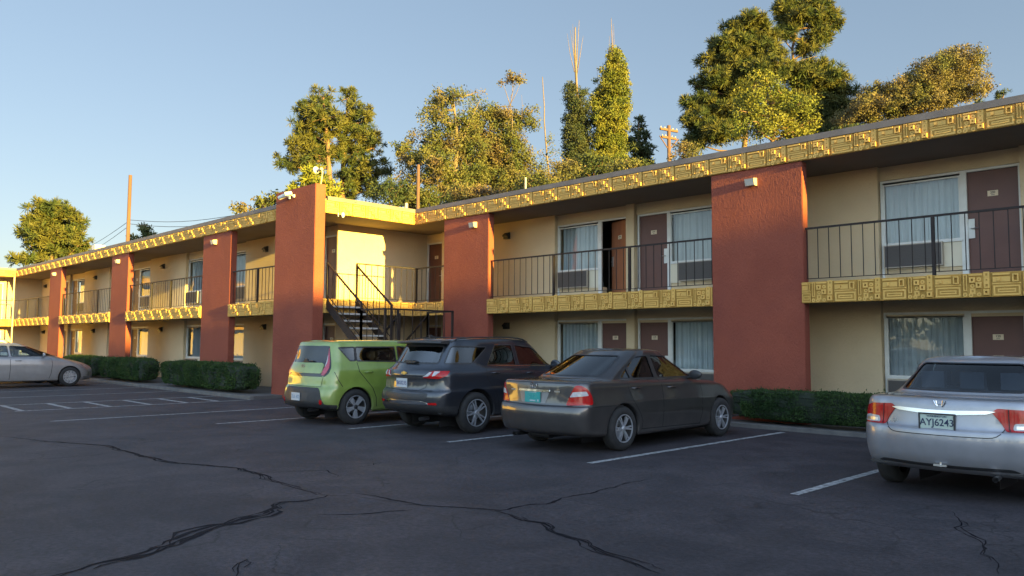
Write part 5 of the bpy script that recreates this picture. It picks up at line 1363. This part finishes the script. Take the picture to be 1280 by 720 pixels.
# ------------------------------------------------------------------ dark blue-grey crossover
def make_suv(loc, label, col, name='suv_car', platetxt='BK8235', metal=.5):
    L = 4.65
    rings = [
      ring(.82, .20, 4.46, Z((0, .36), (1.2, .27), (4, .27)), cr=.24, br=.12, bf=.2, cf=.4),
      ring(.885, .05, 4.60, Z((0, .42), (1.2, .30), (4, .30)), cr=.26, br=.12, bf=.2, cf=.42),
      ring(.905, .005, 4.64, Z((0, .50), (1.5, .42), (4.4, .42)), cr=.26, br=.12, bf=.2, cf=.42),
      ring(.915, .0, 4.65, Z((0, .62), (2, .60), (4.4, .56)), cr=.26, br=.12, bf=.2, cf=.42),
      ring(.918, .015, 4.64, Z((0, .70), (2, .74), (4.4, .66)), cr=.26, br=.12, bf=.22, cf=.42),
      ring(.905, .075, 4.60, Z((0, .76), (2, .82), (4.4, .74)), cr=.25, br=.11, bf=.24, cf=.42),
      ring(.895, .085, 4.56, Z((0, .90), (2, .93), (4.4, .84)), cr=.25, br=.11, bf=.26, cf=.42),
      ring(.885, .075, 4.48, Z((0, 1.00), (1.2, 1.01), (3.3, .98), (4.4, .90)), cr=.25, br=.11, bf=.28, cf=.42),
      ring(.860, .105, 4.40, Z((0, 1.07), (1.2, 1.07), (3.3, 1.03), (4.4, .93)), cr=.25, br=.11, bf=.28, cf=.42),
      ring(.830, .15, 3.80, Z((0, 1.12), (1.2, 1.11), (3.3, 1.07), (3.8, 1.06)), cr=.25, br=.11, bf=.3, cf=.34, wr=.95, wf=.96),
      ring(.800, .20, 3.50, Z((0, 1.19), (1.2, 1.17), (3.0, 1.13), (3.6, 1.12)), cr=.25, br=.11, bf=.3, cf=.30, wr=.94, wf=.95),
      ring(.690, .42, 2.86, Z((.3, 1.52), (1.2, 1.56), (2.0, 1.56), (2.9, 1.50)), cr=.2, br=.09, bf=.18, cf=.22, wr=.93, wf=.95),
      ring(.655, .46, 2.74, Z((.3, 1.575), (1.2, 1.61), (2.0, 1.615), (2.9, 1.56)), cr=.18, br=.08, bf=.16, cf=.20, wr=.93, wf=.95),
      ring(.58, .56, 2.60, Z((.3, 1.60), (1.2, 1.638), (2.0, 1.645), (2.9, 1.59)), cr=.16, br=.07, bf=.14, cf=.18, wr=.93, wf=.95)]
    c = Car(rings)
    root = empty('suv_car', loc, label, 'SUV', 'cars parked nose-in at the motel')
    paint = paintm(name+'_paint', col, metal, .34)
    P = dict(L=L, W=.912, axles=(.97, 3.70), R=.355, Ra=.41, rimR=.235, rock=.29, belt=1.10, wheel='ten', rear_cut=True,
        side_glass=[rpoly([(.40, 1.20), (.96, 1.20), (1.36, 1.49), (.60, 1.50)], .05), rpoly([(1.30, 1.17), (2.02, 1.155), (1.98, 1.53), (1.56, 1.525)], .03), rpoly([(2.10, 1.155), (3.12, 1.14), (3.08, 1.20), (2.52, 1.49), (2.05, 1.53)], .04)],
        rear_glass=rpoly([(-.60, 1.205), (.60, 1.205), (.55, 1.50), (-.55, 1.50)], .05), front_glass=rpoly([(-.70, 1.12), (.70, 1.12), (.60, 1.49), (-.60, 1.49)], .06),
        yrg=.9, yfg=2.7, seams=[[(2.06, 1.14), (2.08, .7), (2.06, .36)], [(1.24, 1.16), (1.22, .95), (1.34, .78), (1.46, .62), (1.50, .36)], [(3.16, 1.1), (3.2, .8), (3.14, .36)], [(.05, .745), (.35, .75), (.58, .76)]],
        handles=[(1.42, 1.03), (2.30, 1.02)], mirror=(3.0, 1.14), seats=(1.45, 2.5), seatz=.65, seattop=1.36, bright=([1], [(1.66, 1.535), (1.57, 1.53), (1.30, 1.165), (2.02, 1.15), (3.1, 1.13)]))
    common(c, root, P, paint)
    # black lower cladding
    w = c.wrap(.912, .40); r = c.rear()
    for sg in (-1, 1):
        f = (lambda u, z, sg=sg: w(sg*u, z))
        tl = c.patch('tail_light', rpoly([(.42, .96), (.90, .95), (1.06, 1.0), (1.16, 1.075), (.78, 1.075), (.60, 1.06)], .02), f, .010, MT['red_lens'], root, .03)
        q = c.patch('reversing_lens', rpoly([(.44, .975), (.58, .985), (.70, 1.055), (.60, 1.05)], .01), f, .0145, MT['clear_lens'], None, .03, .006); q.parent = tl
        q = c.patch('reversing_lens', rpoly([(.72, .985), (.80, 1.0), (.94, 1.065), (.78, 1.065)], .01), f, .0145, MT['clear_lens'], None, .03, .006); q.parent = tl
        c.patch('reflector', rpoly([(.60, .515), (.86, .515), (.84, .555), (.64, .545)], .015), f, .012, MT['red_lens'], root, .03)
        c.patch('bumper_corner', rpoly([(.52, .575), (.66, .66), (.84, .65), (.93, .59), (.88, .57), (.62, .565)], .02), f, .008, paint, root, .03, .008)
    c.patch('lower_cladding', rpoly([(-1.30, .30), (1.30, .30), (1.28, .485), (.8, .50), (-.8, .50), (-1.28, .485)], .02), w, .005, MT['plastic'], root, .04, .006)
    c.patch('bumper_inlay', rpoly([(-.60, .60), (.60, .60), (.62, .70), (.45, .72), (-.45, .72), (-.62, .70)], .02), w, .004, MT['black'], root, .04, .006)
    c.patch('chrome_strip', rpoly([(-.66, .515), (.66, .515), (.62, .545), (.45, .57), (-.45, .57), (-.62, .545)], .01), w, .014, MT['chrome'], root, .03, .014)
    c.patch('tailgate_bar', rpoly([(-.46, .945), (.46, .945), (.46, .975), (-.46, .975)], .008), w, .012, MT['black'], root, .03, .012)
    mb = MB(); c.ribbon(mb, [(-.60, 1.1), (-.56, .95), (-.50, .80), (-.38, .745), (.38, .745), (.50, .80), (.56, .95), (.60, 1.1)], r, .010, .003); mb.build('tailgate_gap', MT['seam'], root)
    p, n = r(-.06, .865); plate(root, p+Vector((0, -.014, 0)), n, .305, .153, MT['plate_white'], platetxt or '', mat('plate_navy', (.05, .07, .16), .5), False)
    # emblem: slanted bow tie
    p, n = r(0, 1.03); y = p.y-.012; mb = MB()
    mb.prism([(-.075, -.014), (-.03, -.014), (-.024, -.028), (.03, -.028), (.024, -.014), (.07, -.014), (.078, .014), (.033, .014), (.027, .028), (-.027, .028), (-.033, .014), (-.067, .014)], lambda a, b: (a, y-.004, 1.035+b), lambda a, b: (a, y+.006, 1.035+b))
    mb.build('emblem', MT['goldmark'], root)
    # spoiler, wiper, roof rails, shark fin
    mb = MB(); V = []
    for k in range(13):
        t = -1+2*k/12; x = .62*t; yb = .30+.10*t*t
        V += [(x, yb+.20, 1.612-.01*t*t), (x, yb-.02, 1.592-.015*t*t), (x, yb-.03, 1.562-.015*t*t), (x, yb+.14, 1.535)]
    mb.add(V, [(4*k+j, 4*k+4+j, 4*k+5+j, 4*k+1+j) for k in range(12) for j in range(3)]+[(0, 1, 2, 3), (48, 51, 50, 49)])
    mb.build('spoiler', MT['black'], root, smooth=False)
    p, n = r(.0, 1.225); mb = MB(); mb.prism([(-.16, 0), (-.12, .035), (.10, .035), (.20, .01), (.12, -.012), (-.10, -.012)], lambda a, b: (a, p.y-.045, 1.215+b), lambda a, b: (a, p.y+.05, 1.215+b)); mb.build('wiper_cowl', MT['black'], root)
    for sg in (-1, 1):
        mb = MB(); pts = []
        for k in range(15):
            y = .62+k*.135; h = c.topd()(sg*.60, y)[0]; pts.append((sg*.60, y, h.z+.025*min(1, k/1.2, (14-k)/1.2)))
        mb.tube(pts, .014, 6); mb.build('roof_rail', MT['black'], root, smooth=True)
    mb = MB(); mb.prism([(.62, 1.64), (.80, 1.645), (.66, 1.70), (.62, 1.70)], lambda a, b: (-.012, a, b), lambda a, b: (.012, a, b)); mb.build('antenna_fin', MT['black'], root)
    mb = MB(); mb.tube([(.4, .3, .27), (.42, .1, .27)], .03, 10, cap=False); mb.build('exhaust', MT['steel'], root)
    return root
# ------------------------------------------------------------------ green boxy hatchback
def make_hatch():
    L = 4.14
    rings = [
      ring(.80, .16, 3.98, Z((0, .32), (1.0, .22), (4, .22)), cr=.22, br=.10, bf=.2, cf=.4),
      ring(.870, .03, 4.09, Z((0, .36), (1.0, .25), (4, .26)), cr=.24, br=.10, bf=.2, cf=.42),
      ring(.892, -.01, 4.13, Z((0, .44), (1.2, .40), (4, .40)), cr=.24, br=.10, bf=.2, cf=.42),
      ring(.900, .0, 4.14, Z((0, .56), (2, .58), (4, .54)), cr=.24, br=.10, bf=.2, cf=.42),
      ring(.900, .02, 4.13, Z((0, .66), (2, .70), (4, .64)), cr=.24, br=.10, bf=.22, cf=.42),
      ring(.890, .07, 4.10, Z((0, .73), (2, .80), (4, .72)), cr=.23, br=.09, bf=.24, cf=.42),
      ring(.880, .09, 4.06, Z((0, .86), (2, .92), (4, .82)), cr=.23, br=.08, bf=.26, cf=.42),
      ring(.868, .11, 4.00, Z((0, .98), (1.2, 1.0), (3.0, .97), (3.9, .90)), cr=.23, br=.08, bf=.28, cf=.42),
      ring(.850, .13, 3.86, Z((0, 1.06), (1.2, 1.06), (3.0, 1.02), (3.8, .95)), cr=.23, br=.08, bf=.28, cf=.42),
      ring(.825, .155, 3.40, Z((0, 1.13), (1.2, 1.11), (3.0, 1.08), (3.4, 1.06)), cr=.23, br=.08, bf=.28, cf=.30, wr=.96, wf=.96),
      ring(.800, .18, 3.18, Z((0, 1.20), (1.2, 1.17), (3.0, 1.14), (3.4, 1.12)), cr=.23, br=.08, bf=.28, cf=.28, wr=.955, wf=.95),
      ring(.735, .25, 2.62, Z((.2, 1.485), (1.2, 1.50), (2.0, 1.50), (2.7, 1.46)), cr=.19, br=.07, bf=.18, cf=.22, wr=.93, wf=.95),
      ring(.700, .285, 2.52, Z((.2, 1.55), (1.2, 1.565), (2.0, 1.565), (2.7, 1.52)), cr=.17, br=.06, bf=.16, cf=.20, wr=.93, wf=.95),
      ring(.63, .37, 2.42, Z((.2, 1.58), (1.2, 1.595), (2.0, 1.60), (2.7, 1.555)), cr=.15, br=.06, bf=.14, cf=.18, wr=.93, wf=.95)]
    c = Car(rings)
    root = empty('hatchback_car', (-13.70, 7.80, 0), 'lime green boxy hatchback parked under the iron staircase', 'car', 'cars parked nose-in at the motel')
    paint = paintm('lime_paint', (.175, .25, .045), .1, .33)
    P = dict(L=L, W=.892, axles=(.74, 3.31), R=.335, Ra=.375, rimR=.215, rock=.25, belt=1.05, wheel='five', rear_cut=False,
        side_glass=[rpoly([(.50, 1.50), (.78, 1.505), (.78, 1.20), (.70, 1.195), (.60, 1.30)], .02), rpoly([(.82, 1.185), (1.72, 1.165), (1.70, 1.48), (.82, 1.475)], .02), rpoly([(1.78, 1.165), (2.85, 1.14), (2.78, 1.19), (2.35, 1.45), (1.76, 1.48)], .03)],
        rear_glass=[(0, 0)], front_glass=rpoly([(-.68, 1.13), (.68, 1.13), (.60, 1.45), (-.60, 1.45)], .05),
        yrg=.9, yfg=2.4, seams=[[(1.74, 1.15), (1.76, .7), (1.74, .32)], [(.80, 1.18), (.82, 1.0), (.96, .84), (1.10, .68), (1.18, .5), (1.20, .32)], [(2.86, 1.1), (2.90, .8), (2.84, .32)], [(.30, 1.0), (.36, .85), (.45, .72)]],
        handles=[(1.02, .985), (1.98, .97)], mirror=(2.72, 1.14), seats=(1.15, 2.15), seatz=.6, seattop=1.30)
    P['side_glass'][0] = rpoly([(.44, 1.455), (.78, 1.465), (.78, 1.205), (.66, 1.20)], .025)
    P['side_glass'][1] = rpoly([(.80, 1.20), (1.72, 1.18), (1.70, 1.47), (.80, 1.467)], .02)
    common(c, root, P, paint)
    w = c.wrap(.90, .34); r = c.rear()
    # big dark rear glass that includes the surround, with a body-colour floating panel below it
    g_ = c.patch('rear_window', rpoly([(-.74, 1.13), (-.60, .905), (.60, .905), (.74, 1.13), (.76, 1.35), (.70, 1.46), (.55, 1.485), (-.55, 1.485), (-.70, 1.46), (-.80, 1.35)], .05), w, .006, mat('black_glass', (.008, .010, .014), .05, 0, coat=.25, spec=.4), root, .035, .008)
    q = c.patch('floating_panel', rpoly([(-.56, .965), (.56, .965), (.575, 1.02), (.56, 1.13), (.50, 1.155), (-.50, 1.155), (-.56, 1.13), (-.575, 1.02)], .04), w, .030, paint, root, .03, .03)
    for sg in (-1, 1):
        f = (lambda u, z, sg=sg: w(sg*u, z))
        tl = c.patch('tail_light', rpoly([(.55, .94), (.68, .925), (.80, .975), (.90, 1.08), (.935, 1.20), (.92, 1.34), (.85, 1.44), (.74, 1.44), (.775, 1.33), (.785, 1.20), (.73, 1.11), (.62, 1.06)], .03), f, .014, MT['redpink'], root, .025)
        q = c.patch('reversing_lens', rpoly([(.64, 1.085), (.72, 1.13), (.765, 1.22), (.755, 1.32), (.70, 1.28), (.675, 1.18)], .02), f, .013, MT['clear_lens'], None, .025, .008); q.parent = tl
        tls = c.patch('lamp_surround', rpoly([(.60, .92), (.74, .905), (.88, .965), (.96, 1.07), (.99, 1.20), (.975, 1.36), (.89, 1.475), (.74, 1.475), (.74, 1.1), (.60, 1.0)], .04), f, .005, bpy.data.materials['black_glass'], root, .03, .006)
        c.patch('reflector', [(.70+.045*cos(t_), .44+.045*sin(t_)) for t_ in [2*pi*k/14 for k in range(14)]], f, .016, MT['red_lens'], root, .03, .012)
    c.patch('lower_bumper', rpoly([(-1.10, .27), (1.10, .27), (1.10, .385), (.80, .40), (.70, .52), (.62, .655), (.54, .70), (-.54, .70), (-.62, .655), (-.70, .52), (-.80, .40), (-1.10, .385)], .03), w, .008, MT['plastic'], root, .035, .01)
    c.patch('bumper_lip', rpoly([(-.86, .345), (.86, .345), (.86, .375), (-.86, .375)], .01), w, .022, MT['black'], root, .035, .02)
    c.patch('plate_recess', rpoly([(-.32, .44), (.32, .44), (.34, .60), (-.34, .60)], .02), w, .012, MT['black'], root, .035, .004)
    p, n = r(-.04, .52); plate(root, p+Vector((0, -.020, 0)), n, .305, .148, MT['plate_white'], '7LK 402', mat('plate_steel', (.20, .26, .34), .5), False)
    mb = MB(); c.ribbon(mb, [(-.66, .9), (-.60, .72), (.60, .72), (.66, .9)], w, .009, .003); mb.build('tailgate_gap', MT['seam'], root)
    p, n = w(0, 1.09); mb = MB(); mb.tube([(.06*cos(t_), p.y-.036, 1.10+.030*sin(t_)) for t_ in [2*pi*k/18 for k in range(19)]], .005, 5, cap=False)
    mb.box(-.04, -.03, p.y-.04, p.y-.034, 1.085, 1.115); mb.box(-.005, .005, p.y-.04, p.y-.034, 1.085, 1.115); mb.box(.03, .04, p.y-.04, p.y-.034, 1.085, 1.115); mb.build('emblem', MT['chrome'], root)
    p, n = w(0, 1.19); mb = MB(); mb.bar((-.10, p.y-.02, 1.175), (.28, p.y-.015, 1.20), .02, .015); mb.prism([(-.10, 0), (-.05, .06), (.03, .06), (.07, 0)], lambda a, b: (a, p.y-.02, 1.175+b), lambda a, b: (a, p.y+.0, 1.175+b)); mb.build('wiper', MT['black'], root)
    mb = MB(); mb.tube([(.25, .3, .28), (.27, .08, .27)], .03, 10, cap=False); mb.build('exhaust', MT['steel'], root)
    return root
# ------------------------------------------------------------------ silver sedan at the far left, seen from its right side
def make_left_sedan():
    L = 4.80
    rings = [
      ring(.80, .16, 4.66, Z((0, .28), (1.5, .20), (4, .20)), cr=.26, br=.10, bf=.2, cf=.4),
      ring(.870, .06, 4.76, Z((0, .33), (1.5, .23), (4.6, .24)), cr=.26, br=.10, bf=.22, cf=.46),
      ring(.895, .015, 4.80, Z((0, .46), (1.5, .38), (4.6, .40)), cr=.26, br=.10, bf=.22, cf=.46),
      ring(.905, .0, 4.79, Z((0, .58), (2, .56), (4.7, .52)), cr=.26, br=.10, bf=.24, cf=.46),
      ring(.905, .02, 4.74, Z((0, .70), (2, .72), (4.7, .62)), cr=.26, br=.10, bf=.28, cf=.46),
      ring(.893, .06, 4.66, Z((0, .86), (2, .86), (4.0, .77), (4.7, .68)), cr=.25, br=.09, bf=.32, cf=.46),
      ring(.875, .08, 4.54, Z((0, .98), (1.2, .97), (3.2, .92), (4.6, .74)), cr=.24, br=.08, bf=.34, cf=.44),
      ring(.840, .12, 4.38, Z((0, 1.05), (1.2, 1.02), (3.2, .955), (4.4, .81)), cr=.23, br=.08, bf=.34, cf=.42),
      ring(.790, .60, 3.72, Z((.5, 1.07), (1.2, 1.03), (3.2, 1.0), (3.7, .985)), cr=.28, br=.10, bf=.3, cf=.26, wr=.93, wf=.95),
      ring(.745, .76, 3.48, Z((.5, 1.14), (1.2, 1.10), (3.2, 1.08), (3.7, 1.07)), cr=.28, br=.10, bf=.3, cf=.26, wr=.92, wf=.95),
      ring(.620, 1.24, 2.68, Z((1.2, 1.40), (2, 1.41), (2.8, 1.38)), cr=.2, br=.08, bf=.18, cf=.2, wr=.94, wf=.96),
      ring(.575, 1.36, 2.56, Z((1.2, 1.44), (2, 1.452), (2.8, 1.42)), cr=.18, br=.07, bf=.14, cf=.18, wr=.94, wf=.96),
      ring(.51, 1.48, 2.46, Z((1.2, 1.46), (2, 1.472), (2.8, 1.44)), cr=.15, br=.06, bf=.12, cf=.15, wr=.94, wf=.96)]
    c = Car(rings)
    root = empty('sedan_car', (-30.93, 4.55, 0), 'silver sedan seen side-on at the far left, nose towards the hedge', 'car', 'cars parked nose-in at the motel')
    paint = paintm('warm_silver_paint', (.24, .235, .24), .3, .34)
    P = dict(L=L, W=.90, axles=(1.08, 3.85), R=.33, Ra=.37, rimR=.215, rock=.23, belt=.98, wheel='cover',
        side_glass=[rpoly([(1.02, 1.05), (1.24, 1.05), (1.24, 1.30), (1.20, 1.29)], .02), rpoly([(1.28, 1.05), (2.02, 1.04), (1.98, 1.385), (1.52, 1.38), (1.28, 1.31)], .04), rpoly([(2.10, 1.04), (3.24, 1.035), (3.18, 1.08), (2.50, 1.355), (2.05, 1.385)], .04)],
        rear_glass=rpoly([(-.62, 1.09), (.62, 1.09), (.50, 1.39), (-.50, 1.39)], .06), front_glass=rpoly([(-.70, 1.05), (.70, 1.05), (.55, 1.37), (-.55, 1.37)], .06),
        yrg=1.6, yfg=2.4, seams=[[(2.05, 1.02), (2.06, .62), (2.04, .28)], [(1.22, 1.02), (1.20, .9), (1.30, .72), (1.50, .45), (1.50, .28)], [(3.26, .97), (3.30, .8), (3.26, .45), (3.20, .28)]],
        handles=[(1.36, .92), (2.28, .90)], mirror=(3.02, 1.05), seats=(1.55, 2.5), seattop=1.2, mirrormat=None)
    P.pop('mirrormat')
    common(c, root, P, paint, 'cglass_clear')
    fr = c.front()
    for sg in (-1, 1):
        def wf(u, z, sg=sg):
            return c.cast(Vector((sg*(.62+1.0), 4.35+1.0, z)) + Vector((sg*(-u)*.7, u*.7, 0)), Vector((-sg, -1, 0)).normalized())
        c.patch('headlight', rpoly([(-.22, .63), (.16, .60), (.20, .70), (-.10, .76), (-.34, .765)], .03), wf, .006, lens('head_lens', (.25, .21, .20)), root, .03)
        w = c.wrap(.9, .4)
        c.patch('tail_light', rpoly([(.60, .74), (1.12, .76), (1.05, .92), (.62, .93)], .04), (lambda u, z, sg=sg: w(sg*u, z)), .01, MT['red_lens'], root, .03)
    return root
make_grey_sedan(); make_silver_sedan(); make_hatch()
make_suv((-11.09, 8.28, 0), 'dark blue-grey crossover between the green hatchback and the dark sedan', (.020, .024, .034))
make_left_sedan()
make_suv((-34.0, 4.55, 0), 'white tall vehicle mostly out of frame behind the silver car at far left', (.62, .62, .60), 'van_car', None, 0)
